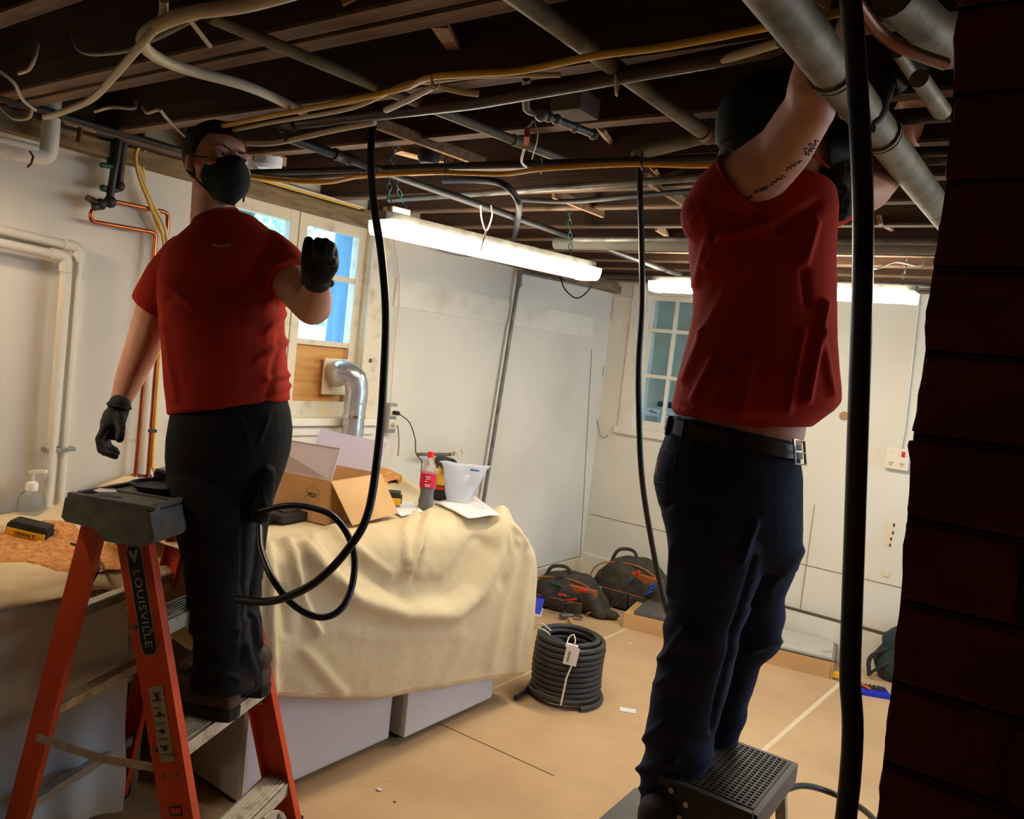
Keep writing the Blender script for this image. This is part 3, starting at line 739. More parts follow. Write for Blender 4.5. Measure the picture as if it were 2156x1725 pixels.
# cables coming down the wall
for pts, m, lb in (([WL(330, 300, .06), WL(300, 305, .06), WL(286, 325, .06), WL(292, 370, .06), WL(315, 430, .06), WL(345, 515, .05), WL(338, 700, .04), WL(322, 950, .04), WL(322, 985, .04), WL(333, 998, .05)], 'yellow_cable', 'yellow cable looping from the ceiling and down beside the copper pipes'),
                   ([WL(306, 300, .05), WL(302, 370, .05), WL(330, 470, .045), WL(350, 520, .04), WL(345, 640, .04)], 'yellow_cable', 'second yellow cable hanging straight beside the looping yellow one'),
                   ([WL(284, 300, .05), WL(292, 350, .05), WL(318, 420, .05), WL(352, 500, .05), WL(352, 640, .05)], 'white_cable', 'cream cable hanging with the two yellow cables on the left wall'),
                   ([WL(262, 312, .03), WL(310, 338, .03), WL(350, 346, .03), WL(400, 349, .03)], 'grey_cable', 'thin grey cable sagging across the wall behind the left man')):
    pipe('wall_cable', pts, .006 if 'thin' not in lb else .003, MAT[m], lb, 'cable', smooth_n=6)
tag(MB().bar(WL(312, 907, .055), WL(330, 908, .055), .003, .012).build('cable_tie', MAT['black_cord'], smooth=False), 'black tie binding the yellow cable to the copper pipe', 'cable tie')
# bundle along the wall head
for k, (a, b, r, m, lb) in enumerate((((0, 178), (400, 272), .011, 'black_pipe', 'dark pipe running along the head of the left wall, highest of the bundle'),
                                     ((0, 200), (420, 300), .009, 'copper_old', 'brown pipe along the head of the left wall, under the dark one'),
                                     ((130, 238), (400, 318), .012, 'galv', 'grey pipe along the head of the left wall ending by the left man'),
                                     ((150, 262), (400, 296), .007, 'white_cable', 'pale cable along the head of the left wall, lowest of the bundle'),
                                     ((140, 205), (205, 232), .007, 'white_cable', 'short cream pipe stub among the wall head pipes'),
                                     ((100, 232), (390, 262), .013, 'dark_pipe', 'brown iron pipe at the wall head above the iron valve pipework'))):
    a_, b_ = WL(*a, .16 - .02 * k), WL(*b, .16 - .02 * k)
    a_.z = b_.z = min((a_.z + b_.z) / 2, 2.19)
    pipe('wall_head_pipe', [a_, b_], r, MAT[m], lb)
for pts, lb in (([Z(0, 225, 2.12), Z(30, 250, 2.08), Z(60, 248, 2.08), Z(68, 230, 2.1)], 'thin pale cable sagging at the far left edge above the waste pipe'),
                ([Z(0, 150, 2.14), Z(30, 175, 2.12), Z(48, 210, 2.1), Z(75, 232, 2.1)], 'brown cable hanging at the far left edge'),
                ([Z(40, 155, 2.13), Z(62, 145, 2.12), Z(76, 112, 2.16), Z(80, 80, 2.3)], 'small pale hooked wire at the upper left'),
                ([Z(200, 235, 2.13), Z(235, 226, 2.13), Z(282, 228, 2.15), Z(284, 212, 2.24)], 'bent cream wire lying over the iron valve pipework'),
                ([Z(300, 225, 2.25), Z(310, 238, 2.14), Z(335, 232, 2.11), Z(352, 250, 2.11), Z(388, 285, 2.12)], 'cream flat cable draped beside the head of the left man')):
    pipe('loose_cable', pts, .004, MAT['white_cable'], lb, 'cable', smooth_n=6)
# pipes/cables over window 1 : long shallow boards and wires
for (a, b, off, r, m, lb) in (((525, 318), (770, 402), .10, .006, 'white_cable', 'cream wire along the top of the left window, highest of three'),
                              ((530, 340), (760, 420), .06, .006, 'yellow_cable', 'yellowish wire along the top of the left window, middle of three'),
                              ((560, 382), (765, 432), .05, .009, 'black_pipe', 'dark rod along the top of the left window casing')):
    a_, b_ = WL(*a, off), WL(*b, off); z_ = min((a_.z + b_.z) / 2, 2.19); a_.z = b_.z = z_
    pipe('window_head_pipe', [a_, b_], r, MAT[m], lb)
t = thing('smoke_detector', Z(565, 350, 2.2), 'white round smoke detector under the joists right of the left man', 'smoke detector')
MB().lathe(Z(564, 358, 2.15), [(.001, 0), (.035, .003), (.046, .014), (.048, .045), (.001, .045)]).build('detector_body', MAT['smoke_white'], t)
tag(MB().box(Z(568, 335, 2.19), (.07, .09, .03)).build('mounting_block', MAT['lath_wood'], smooth=False), 'small wood block the smoke detector hangs from', 'block')

# ================================================================ STRIP LIGHTS
def strip_light(A, B, label, lit_end, lit='tube_light'):
    t = thing('strip_light', (A + B) / 2, label, 'strip light')
    d = (B - A).normalized(); sd = d.cross(UP).normalized(); L = (B - A).length
    def prof(p, pts, ext): return [p + sd * x + UP * z for x, z in pts]
    hs = [(-.03, .026), (.03, .026), (.034, .0), (-.034, .0)]
    MB().prism(prof(A, hs, 0), d * L).build('housing', MAT['galv'], t, smooth=False)
    n = 10
    df = [(-.062, .0)] + [(-.062 + .022 * (1 - math.cos(a)) - 0, -.046 * math.sin(a)) for a in [k * math.pi / 2 / 4 for k in range(1, 5)]] + [(.062 - .022 * (1 - math.cos(a)), -.046 * math.sin(a)) for a in [k * math.pi / 2 / 4 for k in range(4, 0, -1)]] + [(.062, .0)]
    e = .03
    MB().prism(prof(A + d * e, df, 0), d * (L - 2 * e)).build('lit_diffuser', MAT[lit], t, 'glowing wraparound diffuser')
    for p in (A, B - d * e):
        MB().prism(prof(p, [(x * 1.06, z * 1.06) for x, z in df], 0), d * e).build('end_cap', MAT['lit_end'], t, smooth=False)
    return t, d, sd
A1, B1 = Z(800, 462, 1.985), Z(1242, 566, 1.985)
sl, d1, s1 = strip_light(A1, B1, 'lit strip light with white plastic ends hanging near the left window on green chains', None)
c = A1 + d1 * .06 + UP * .02
MB().box(c + UP * .012, (.055, .07, .03), Matrix((s1, d1, UP)).transposed(), .003).build('ballast_box', MAT['lamp_housing'], sl, smooth=False)
A2, B2 = Z(1389, 598, 2.05), Z(1925, 612, 2.05)
B2.y = A2.y = (A2.y + B2.y) / 2
sl2, d2, s2 = strip_light(A2, B2, 'lit strip light hanging in front of the back window behind the man on the stool', None, 'tube_light_back')
A3, B3 = Vector((.02, 2.55, 2.03)), Vector((1.25, 2.55, 2.03))
sl3, d3, s3 = strip_light(A3, B3, 'lit strip light hidden behind the brick chimney', None)
def chain(p0, p1, lb, m='chain_green'):
    mb = MB(); L = (p1 - p0).length; n = max(3, int(L / .022)); d = (p1 - p0) / n
    for k in range(n):
        c = p0 + d * (k + .5); u = d.normalized(); s = (CR if k % 2 else CF)
        mb.tube([c + u * (math.cos(a) * .014) + s * (math.sin(a) * .007) for a in [q * 6.283 / 10 for q in range(10)]], .0022, 5, closed=True)
    return tag(mb.build('hanging_chain', MAT[m]), lb, 'chain')
chain(A1 + d1 * .03 + UP * .03, Z(820, 355, 2.14), 'green chain from the window end of the near strip light, left leg')
chain(A1 + d1 * .10 + UP * .03, Z(826, 355, 2.14), 'green chain from the window end of the near strip light, right leg')
chain(Z(826, 355, 2.14), Z(836, 285, 2.22), 'upper green chain tying the near strip light to a joist')
chain(B1 - d1 * .12 + UP * .03, Z(1199, 437, 2.2), 'green chain holding the far end of the near strip light')
chain(A2 + d2 * .25 + UP * .03, A2 + d2 * .25 + UP * .15, 'thin chain above the left end of the back strip light', 'steel')
chain(B2 - d2 * .06 + UP * .03, B2 - d2 * .06 + UP * .16, 'thin chain above the right end of the back strip light', 'steel')
chain(A3 + d3 * .1 + UP * .03, A3 + d3 * .1 + UP * .17, 'thin chain on the left of the strip light behind the chimney', 'steel')
chain(B3 - d3 * .1 + UP * .03, B3 - d3 * .1 + UP * .17, 'thin chain on the right of the strip light behind the chimney', 'steel')
pipe('wire_loop', [Z(1830, 545, 2.22), Z(1842, 566, 2.12), Z(1885, 552, 2.15), Z(1935, 560, 2.12), Z(1945, 545, 2.22)], .004, MAT['white_cable'], 'pale wire arched over the right end of the back strip light', 'wire', smooth_n=6)
t = thing('cable_tie_loop', Z(1022, 430, 2.05), 'long white cable tie looped over the near strip light and the iron pipe', 'cable tie')
pm = A1 + d1 * ((B1 - A1).length * .52)
MB().tube(cat_rom([Z(1034, 432, 2.09), Z(1036, 455, 2.06), Z(1024, 486, 2.02), Z(1014, 460, 2.06), Z(1012, 432, 2.09)], 6), .0028, 6).tube(cat_rom([Z(1024, 486, 2.02), Z(1018, 505, 1.95), Z(1012, 528, 1.93)], 5), .0028, 6).build('tie_strap', MAT['zip_white'], t)
# cords by the lights
pipe('cord', [Z(838, 478, 1.99), WL(870, 500, .1), WL(930, 528, .06), WL(985, 540, .05), WL(1030, 534, .08), Z(1060, 520, 2.0)], .0035, MAT['grey_cable'], 'grey cord swagging across the wall under the near strip light', 'cord', smooth_n=7)
pipe('cord', [Z(1250, 580, 1.99), WL(1240, 610, .4), WL(1215, 628, .3), WL(1190, 610, .15), WL(1178, 580, .08), WL(1165, 560, .06)], .004, MAT['rubber_black'], 'black cord drooping from the far end of the near strip light', 'cord', smooth_n=7)
pipe('wall_wire', [WL(824, 480, .02), WL(838, 560, .02), WL(841, 640, .02), WL(832, 710, .02), WL(822, 860, .02)], .0025, MAT['white_cable'], 'thin pale wire down the wall right of the left window', 'wire', smooth_n=6)
YBk = lambda px, py, off=.02: on(px, py, 1, YB - off)
pipe('hanging_wire', [YBk(1283, 588), YBk(1280, 640), YBk(1266, 740), YBk(1270, 780), YBk(1255, 850), YBk(1262, 910), YBk(1272, 922), YBk(1280, 916)], .0018, MAT['black_cord'], 'thin dark wire dangling down the back wall beside the window', 'wire', smooth_n=6)
pipe('wire_tangle', [YBk(1262, 588), YBk(1275, 600), YBk(1292, 605), YBk(1284, 612), YBk(1278, 600)], .002, MAT['black_cord'], 'small tangle of wire at the top of the back wall corner', 'wire', smooth_n=6)

# ================================================================ OUTLETS, VENT
t = thing('outlet_box', WL(824, 880, .0), 'grey double outlet box on the wall right of the left window, two plugs in it', 'outlet')
c = WL(820, 880, .02); MB().box(c, (.04, .06, .15), None, .004).build('outlet_body', MAT['outlet_grey'], t, smooth=False)
MB().box(c + Vector((.022, .0, .035)), (.008, .045, .05), None, .003).box(c + Vector((.022, 0, -.03)), (.008, .045, .05), None, .003).build('outlet_face', MAT['outlet_white'], t, smooth=False)
t = thing('charger_cord', WL(832, 875), 'black plug and cord running down from the grey outlet to the table', 'cord')
MB().cyl(c + Vector((.025, .0, .03)), c + Vector((.06, .0, .03)), .011).build('plug', MAT['black_cord'], t)
MB().tube(cat_rom([c + Vector((.06, 0, .03)), WL(862, 890, .08), WL(874, 925, .1), WL(876, 955, .14), on(888, 972, 0, -2.7), on(886, 995, 0, -2.6)], 6), .0028, 6).build('cord_run', MAT['black_cord'], t)
t = thing('white_plug_cord', WL(834, 893), 'white plug and grey cord hanging below the black plug', 'cord')
MB().cyl(c + Vector((.025, 0, -.03)), c + Vector((.055, 0, -.03)), .012).build('plug', MAT['outlet_white'], t)
MB().tube(cat_rom([c + Vector((.055, 0, -.03)), WL(838, 900, .08), WL(840, 930, .07), WL(838, 960, .06)], 5), .004, 6).build('cord_run', MAT['grey_cable'], t)
t = thing('wall_outlet', YBk(1890, 966, 0), 'white square wall outlet with a red switch at right of the back wall', 'outlet')
c = YBk(1890, 966, .02); MB().box(c, (.125, .035, .125), None, .005).build('outlet_body', MAT['outlet_white'], t, smooth=False)
f = MB()
for sx in (-.03, .03):
    f.lathe(c + Vector((sx, -.019, -.03)), [(.001, 0), (.018, 0), (.018, .002), (.001, .002)], Vector((0, -1, 0)), 14)
f.build('socket', MAT['cream_plastic'], t)
f = MB()
for sx in (-.03, .03):
    f.box(c + Vector((sx - .006, -.022, -.027)), (.003, .002, .010)).box(c + Vector((sx + .006, -.022, -.027)), (.003, .002, .010)).sph(c + Vector((sx, -.021, -.039)), .003, 8, 6)
f.build('socket_slots', MAT['ink'], t, smooth=False)
MB().box(c + Vector((.03, -.02, .03)), (.018, .006, .03)).build('switch', MAT['tool_red'], t, smooth=False)
MB().box(c + Vector((-.028, -.02, .03)), (.008, .006, .018)).build('toggle', MAT['cream_plastic'], t, smooth=False)
pipe('wall_conduit', [YBk(1938, 600), YBk(1920, 760), YBk(1904, 905), YBk(1896, 945)], .006, MAT['pvc_white'], 'thin white conduit rising from the white wall outlet', 'conduit')
tag(MB().lathe(YBk(1777, 876, .001), [(.001, 0), (.028, 0), (.028, .003), (.001, .003)], Vector((0, -1, 0)), 9).build('wall_patch', MAT['cardboard_dark'], smooth=False), 'brown bare patch in the paint left of the thick black tube', 'patch')
t = thing('wall_strip', YBk(1878, 1140, 0), 'torn strip of tape with dark marks low on the right of the back wall', 'tape')
MB().bar(YBk(1877, 1100, .002), YBk(1868, 1150, .002), .03, .003, Vector((0, 1, 0))).build('tape_strip', MAT['cream_plastic'], t, smooth=False)
f = MB()
for (x, yy) in ((1882, 1106), (1880, 1122), (1876, 1135), (1874, 1148)): f.box(YBk(x, yy, .005), (.008, .002, .018))
f.build('marks', MAT['ink'], t, smooth=False)
tag(MB().box(YBk(1867, 1208, .004), (.03, .006, .034)).build('wall_plate', MAT['cream_plastic'], smooth=False), 'tiny cream plate low on the right of the back wall', 'plate')
# dryer vent
t = thing('dryer_vent', on(722, 800, 0, XL + .0), 'silver foil vent duct with cream wall plate below the left window panes', 'vent')
pc = on(706, 793, 0, XL - .02)
MB().box(pc, (.012, .15, .17), None, .004).build('vent_plate', MAT['cream_plastic'], t, smooth=False)
e0 = pc + Vector((.01, 0, .0)); e1 = on(738, 785, 0, XL + .09); e2 = on(752, 835, 0, XL + .12); e3 = on(742, 960, 0, XL + .12)
e2.y = e1.y + .02; e3.y = e2.y
pth = cat_rom([e0, Vector((XL + .05, e1.y - .035, e1.z + .0)), Vector((XL + .11, e1.y, e1.z - .012)), Vector((XL + .12, e2.y, e1.z - .07)), Vector((XL + .12, e2.y, e1.z - .14))], 4)
rs = [.052 + .002 * (k % 2) for k in range(len(pth))]
MB().tube(pth, rs, 22).build('vent_elbow', MAT['duct_foil'], t, autos=25)
pb = [Vector((XL + .12, e2.y, e1.z - .12 - .5 * k / 14)) for k in range(15)]
MB().tube(pb, [.05 + .0015 * math.sin(k * 2.1) for k in range(15)], 22).build('vent_duct', MAT['duct_foil'], t, autos=25)
MB().tube([pb[2] , pb[2] - UP * .012], .0535, 22).build('vent_clamp', MAT['chrome'], t)
# gas tap on wall behind the washer
t = thing('wall_tap', WL(968, 955, .0), 'small rusty tap on a pipe stub on the left wall behind the plastic bag', 'tap')
MB().tube([WL(880, 957, .05), WL(955, 957, .05)], .009, 10).build('pipe_run', MAT['galv'], t)
MB().sph(WL(950, 956, .05), .014).cyl(WL(950, 956, .05), WL(960, 950, .09), .008).tube([WL(968, 955, .08) + Vector((0, .022 * math.cos(a), .022 * math.sin(a))) for a in [k * 6.283 / 12 for k in range(12)]], .004, 6, closed=True).build('tap_handle', MAT['old_trim_paint'], t)
pipe('wall_pipe_stub', [WL(905, 984, .04), WL(935, 984, .04)], .008, MAT['galv'], 'second thin pipe stub on the wall under the rusty tap')

# ================================================================ APPLIANCES
def washer(y0, y1, xf, z1, lb, cat):
    t = thing('laundry_machine', ((xf - .36), (y0 + y1) / 2, 0), lb, cat)
    MB().bx(-2.80, xf - .03, y0 + .006, y1 - .006, .03, z1, .008).build('cabinet_body', MAT['appliance_side'], t, smooth=False)
    MB().bx(xf - .03, xf, y0, y1, .035, z1, .012).build('front_panel', MAT['white_enamel'], t, smooth=False)
    MB().bx(-2.78, xf - .05, y0 + .02, y1 - .02, .012, .03).build('base', MAT['gap_shade'], t, smooth=False)  # black slab painted as the shade in the gap underneath
    for (a, b) in ((-2.74, y0 + .05), (-2.74, y1 - .05), (xf - .09, y0 + .05), (xf - .09, y1 - .05)):
        MB().cyl((a, b, 0), (a, b, .03), .02).build('foot', MAT['rubber_black'], t)
    return t
washer(1.63, 2.315, -2.085, .85, 'white laundry machine under the drop cloth, nearer the ladder', 'washing machine')
washer(2.36, 2.94, -2.045, .84, 'white laundry machine under the drop cloth, nearer the coil of tubing', 'washing machine')
# utility sink at the left edge
t = thing('laundry_sink', (-2.58, .98, 0), 'white laundry tub under plastic sheeting and canvas at the left edge', 'sink')
def tub(x0, x1, y0, y1, z0, z1, ins):
    mb = MB(); a = [(x0 + ins, y0 + ins, z0), (x1 - ins, y0 + ins, z0), (x1 - ins, y1 - ins, z0), (x0 + ins, y1 - ins, z0)]; b = [(x0, y0, z1), (x1, y0, z1), (x1, y1, z1), (x0, y1, z1)]
    va = [mb.bm.verts.new(p) for p in a]; vb_ = [mb.bm.verts.new(p) for p in b]; mb._f(va); mb._f(vb_)
    for i in range(4): mb._f([va[i], va[(i + 1) % 4], vb_[(i + 1) % 4], vb_[i]])
    return mb
tub(-2.80, -2.38, .45, 1.56, .40, .72, .04).build('tub', MAT['white_enamel'], t, smooth=False)
MB().bx(-2.82, -2.36, .43, 1.585, .72, .75, .01).build('rim', MAT['white_enamel'], t, smooth=False)
for (a, b) in ((-2.74, .52), (-2.74, 1.46), (-2.45, .52), (-2.45, 1.46)): MB().cyl((a, b, 0), (a, b, .42), .018, .022).build('leg', MAT['outlet_grey'], t)
t = thing('storage_bin', (-2.65, 1.33, 0), 'dark green bin standing under the laundry tub behind the ladder', 'bin')
tub(-2.80, -2.50, 1.12, 1.40, 0.0, .3, .02).build('bin_body', MAT['tool_green'], t, smooth=False)
MB().bx(-2.82, -2.48, 1.10, 1.42, .3, .33, .01).build('lid', MAT['bag_canvas'], t, smooth=False)
t = thing('paint_can', (-2.6, .85, 0), 'dark round container on the floor under the laundry tub', 'container')
MB().lathe((-2.62, .85, 0), [(.001, 0), (.14, 0), (.15, .3), (.001, .3)]).build('can_body', MAT['concrete_dark'], t)
# plastic sheet hanging over the tub
G = []
for i in range(50):
    v = i / 49; row = []
    for k in range(60):
        yy = .36 + .98 * k / 59
        if v < .25: x = -2.60 + (v / .25) * .25; z = .765 + .008 * noise.noise(Vector((x * 6, yy * 6, 0)))
        else:
            s = (v - .25) / .75; x = -2.325 + .018 * math.sin(yy * 38 + 2.5 * noise.noise(Vector((yy * 5, s, 1)))) * s ** .5 + .02 * s; z = .765 - s * .72
        row.append((x, yy + .02 * noise.noise(Vector((v * 4, yy * 3, 5))), z))
    G.append(row)
tag(link_mesh('plastic_sheet', MB().grid(G).mesh('plastic_sheet'), [MAT['poly_sheet']]), 'clear plastic sheeting hanging over the front of the laundry tub', 'plastic sheet')

# ================================================================ DROP CLOTHS
def smooth_grid(C, nu, nv):
    """C rows x cols of control points, catmull-rom in both directions"""
    rows = [cat_rom(r, nu) for r in C]
    cols = [cat_rom([rows[i][k] for i in range(len(rows))], nv) for k in range(len(rows[0]))]
    return [[cols[k][i] for k in range(len(cols))] for i in range(len(cols[0]))]
def seg_d(p, a, b):
    ax, ay = a; bx_, by = b; dx, dy = bx_ - ax, by - ay
    t = max(0, min(1, ((p[0] - ax) * dx + (p[1] - ay) * dy) / (dx * dx + dy * dy + 1e-9)))
    return math.hypot(p[0] - ax - t * dx, p[1] - ay - t * dy)
xf = -1.99
hem = [on(x, yy, 0, xf) for (x, yy) in ((470, 1452), (555, 1464), (640, 1469), (720, 1471), (800, 1470), (880, 1455), (970, 1441), (1060, 1425))]
C = [[], [], [], [], [], [], [], []]
ys = [1.44] + [h.y for h in hem[1:]]
ys = [1.40, 1.62, 1.80, 1.98, 2.15, 2.38, 2.6, 2.84]
for yy, h in zip(ys, hem):
    C[0].append(Vector((-2.80, yy, .90 + .10 * math.exp(-((yy - 2.75) / .22) ** 2))))
    C[1].append(Vector((-2.60, yy, .895 + .07 * math.exp(-((yy - 2.72) / .2) ** 2))))
    C[2].append(Vector((-2.35, yy, .895))); C[3].append(Vector((-2.13, yy, .89))); C[4].append(Vector((-2.035, yy, .85)))
    C[5].append(Vector((-2.0, yy + (h.y - yy) * .2, .70))); C[6].append(Vector((-1.985, (yy + h.y) / 2, (.70 + h.z) / 2))); C[7].append(h)
# corner column then the end of the washer
cc = [Vector((-2.80, 2.95, .91)), Vector((-2.6, 2.96, .89)), Vector((-2.35, 2.965, .88)), Vector((-2.13, 2.96, .87)), on(1092, 1112, 0, -2.0), on(1127, 1180, 0, -1.98), on(1124, 1300, 0, -1.97), on(1103, 1416, 0, -1.97)]
for i in range(8): C[i].append(cc[i])
cc = [Vector((-2.80, 2.985, .89)), Vector((-2.68, 2.99, .88)), Vector((-2.5, 3.0, .87)), Vector((-2.35, 3.02, .85)), Vector((-2.22, 3.05, .8)), Vector((-2.15, 3.13, .6)), Vector((-2.13, 3.13, .4)), Vector((-2.12, 3.1, .2))]
for i in range(8): C[i].append(cc[i])
cc = [Vector((-2.82, 3.0, .87)), Vector((-2.78, 3.01, .86)), Vector((-2.72, 3.02, .85)), Vector((-2.65, 3.03, .82)), Vector((-2.6, 3.05, .75)), Vector((-2.58, 3.08, .55)), Vector((-2.56, 3.08, .4)), Vector((-2.55, 3.08, .25))]
for i in range(8): C[i].append(cc[i])
G = smooth_grid(C, 16, 12)
mb = MB().grid(G); me = mb.mesh('drop_cloth')
if me.polygons[0].normal.z < 0: me.flip_normals()
RID = [([(640, 1165), (690, 1215), (745, 1262), (850, 1293), (950, 1292), (1005, 1245), (1040, 1170), (1052, 1090)], 17, .044),
       ([(700, 1120), (760, 1165), (812, 1205), (822, 1212)], 11, .022), ([(905, 1085), (880, 1140), (862, 1185), (858, 1205)], 7, .028), ([(880, 1075), (850, 1120), (852, 1180)], 6, .018),
       ([(565, 1150), (569, 1300), (575, 1455)], 8, .02), ([(607, 1150), (625, 1220), (650, 1300), (668, 1330)], 8, .022), ([(660, 1140), (720, 1240)], 8, .015),
       ([(1040, 1240), (985, 1330), (930, 1440)], 13, .014), ([(1088, 1140), (1060, 1260), (1030, 1400)], 10, .018), ([(1115, 1170), (1095, 1300), (1085, 1400)], 8, .014), ([(1060, 1110), (1075, 1170), (1060, 1210)], 8, .012),
       ([(700, 1330), (840, 1345), (960, 1330)], 16, .008), ([(640, 1370), (720, 1460)], 12, .012), ([(850, 1380), (790, 1460)], 16, .01), ([(600, 1140), (700, 1125), (800, 1112)], 9, .012),
       ([(760, 1190), (850, 1245), (950, 1240), (1010, 1150)], 22, -.034), ([(590, 1200), (600, 1330)], 9, -.012), ([(640, 1230), (640, 1300)], 8, -.010), ([(886, 1160), (872, 1218)], 4, -.02)]
def cloth_fn(p, n):
    if p.z > .97 or p.x < -2.5: return .004 * noise.noise(p * 9)
    q = proj(p); d = 0
    for pl_, w, a in RID:
        m = min(seg_d(q, pl_[i], pl_[i + 1]) for i in range(len(pl_) - 1))
        if m < 3 * w: d += a * math.exp(-(m / w) ** 2)
    d += .006 * noise.noise(Vector((p.x * 5, p.y * 7, p.z * 3))) + .003 * noise.noise(p * 22)
    if p.x > -2.06: d = max(d, -.018)
    return d
displace(me, cloth_fn)
mb2 = bmesh.new(); mb2.from_mesh(me); me2 = bpy.data.meshes.new('x'); mb2.to_mesh(me2); mb2.free()
me2 = evaluated(me2, [('SOLIDIFY', dict(thickness=.003, offset=1.0))])
dc = link_mesh('drop_cloth', me2, [MAT['canvas']])
tag(dc, 'cream canvas drop cloth swagged over the two white laundry machines', 'drop cloth')
# hem seam
hs = [G[-1][k] + Vector((.003, 0, .016)) for k in range(0, len(G[-1]) - 34)]
MB().tube(hs, .0022, 5).build('hem_stitching', MAT['cardboard'], dc)
# sawdust on the raised cloth corner
def ground_patch(name, cx, cy, rx, ry, zf, h, m, label, cat, kind='stuff', n=40, seed=0):
    G = []
    for i in range(n):
        row = []
        for k in range(n):
            x = cx + rx * (2 * i / (n - 1) - 1); yy = cy + ry * (2 * k / (n - 1) - 1)
            r = math.hypot((x - cx) / rx, (yy - cy) / ry) + .35 * noise.noise(Vector((x * 9, yy * 9, seed)))
            z = zf(x, yy) + .006 + h * (1 - r * r * 1.3) + .35 * h * noise.noise(Vector((x * 25, yy * 25, seed)))
            z = max(z, zf(x, yy) - .03) if r < 1 else zf(x, yy) - .02
            row.append((x, yy, z))
        G.append(row)
    o = link_mesh(name, MB().grid(G).mesh(name), [m]); return tag(o, label, cat, kind=kind)

# left canvas over the tub, with sawdust
def lz(x, yy):
    back = max(0, min(1, (-2.42 - x) / .4)); b = back * back * (3 - 2 * back)
    ee = max(0, (yy - 1.25) / .5)
    z = .80 + .09 * b + .10 * min(ee, 1) * b + .04 * min(ee, 1)
    z += .030 * noise.noise(Vector((x * 4.2, yy * 4.2, 2.2))) + .012 * abs(noise.noise(Vector((x * 13, yy * 13, 1))))
    return max(z, .785)
G = []
nx, ny = 70, 100
for i in range(nx + 1):
    row = []; u = i / nx
    for k in range(ny + 1):
        yy = .40 + 1.20 * k / ny
        fr = -2.335 + .05 * noise.noise(Vector((yy * 5, 3, 3))) 
        if u < .78: x = -2.84 + (fr + 2.84) * u / .78; z = lz(x, yy)
        else:
            s = (u - .78) / .22; drop = (.015 + .03 * (noise.noise(Vector((yy * 6, 1, 8))) + .5)) if yy < 1.25 else .03 + .25 * min(1, (yy - 1.25) / .25)
            x = fr + .035 * math.sin(s * 1.57) + .012 * math.sin(yy * 30) * s; z = lz(fr, yy) - s * drop - .004
        row.append((x, yy, z))
    G.append(row)
me = MB().grid(G).mesh('c')
if me.polygons[0].normal.z < 0: me.flip_normals()
me = evaluated(me, [('SOLIDIFY', dict(thickness=.004, offset=1.0)), ('SMOOTH', dict(factor=.5, iterations=2))])
tag(link_mesh('drop_cloth', me, [MAT['canvas']]), 'crumpled cream drop cloth over the laundry tub, sawdust on it', 'drop cloth')
for (cx, cy, rx, ry, hh, lb) in ((on(75, 1165, 2, .82).x, on(75, 1165, 2, .82).y, .13, .20, .018, 'heap of orange sawdust on the crumpled cloth at the left edge'), (on(185, 1165, 2, .84).x, on(185, 1165, 2, .84).y, .12, .14, .016, 'smaller heap of orange sawdust nearer the wall behind the ladder')):
    ground_patch('sawdust', cx, cy, rx, ry, lambda x, yy: lz(x, yy) + .004, hh, MAT['sawdust'], lb, 'sawdust', seed=cx)
# sawdust smear on the raised part of the right cloth
ground_patch('sawdust', -2.66, 2.70, .09, .12, lambda x, yy: .90 + .085 * math.exp(-((yy - 2.73) / .21) ** 2) * max(0, min(1, (-2.35 - x) / .3)), .012, MAT['sawdust'], 'thin smear of orange sawdust on the raised cloth beside the cardboard box', 'sawdust', seed=4)
# folded canvas bundle between tub and washer (behind the ladder)
mb = MB()
for k, (px, py) in enumerate(((330, 1225), (372, 1212), (410, 1225))):
    mb.rcone(on(px - 40, py + 8, 0, -2.30), on(px + 40, py - 20, 0, -2.32), .045, .035)
mb.rcone(on(300, 1270, 0, -2.28), on(420, 1290, 0, -2.24), .05, .05)
o = blob(mb, 'canvas_bundle', MAT['canvas'], None, .01, 8, lambda p, n: .012 * noise.noise(p * 16) + .01 * noise.noise(Vector((p.x * 30, p.y * 8, p.z * 30))))
tag(o, 'bunched up roll of canvas behind the ladder between tub and machine', 'cloth')
pipe('sawdust_cord', [on(150, 1145, 2, .85), on(170, 1152, 2, .85), on(204, 1170, 2, .84), on(208, 1195, 0, -2.31), on(196, 1224, 0, -2.30)], .004, MAT['black_cord'], 'black cord curling over the sawdust covered cloth by the ladder', 'cord', smooth_n=6)

# unseen lamp left of the picture, dome added to confine its light
wl0 = Vector((-2.48, .52, 2.05)); wa = (Vector((-2.87, 1.02, .95)) - wl0).normalized()
t = thing('unseen_lamp', wl0, 'unseen lamp with an added metal dome aimed at the left wall', 'lamp')
MB().lathe(wl0, [(.018, -.09), (.026, -.085), (.028, -.03), (.055, -.01), (.105, .055), (.128, .14), (.1275, .14), (.104, .057), (.053, -.008), (.018, -.02)], wa, 28).build('lamp_shade', MAT['aluminium'], t)
MB().lathe(wl0, [(.012, -.02), (.014, -.005), (.029, .025), (.031, .045), (.022, .068), (.001, .075)], wa, 20).build('bulb', MAT['bulb_glass'], t)
MB().bar(wl0 - wa * .06, Vector((-2.45, .5, 2.2)), .014, .02).build('clamp', MAT['tool_black'], t, smooth=False)
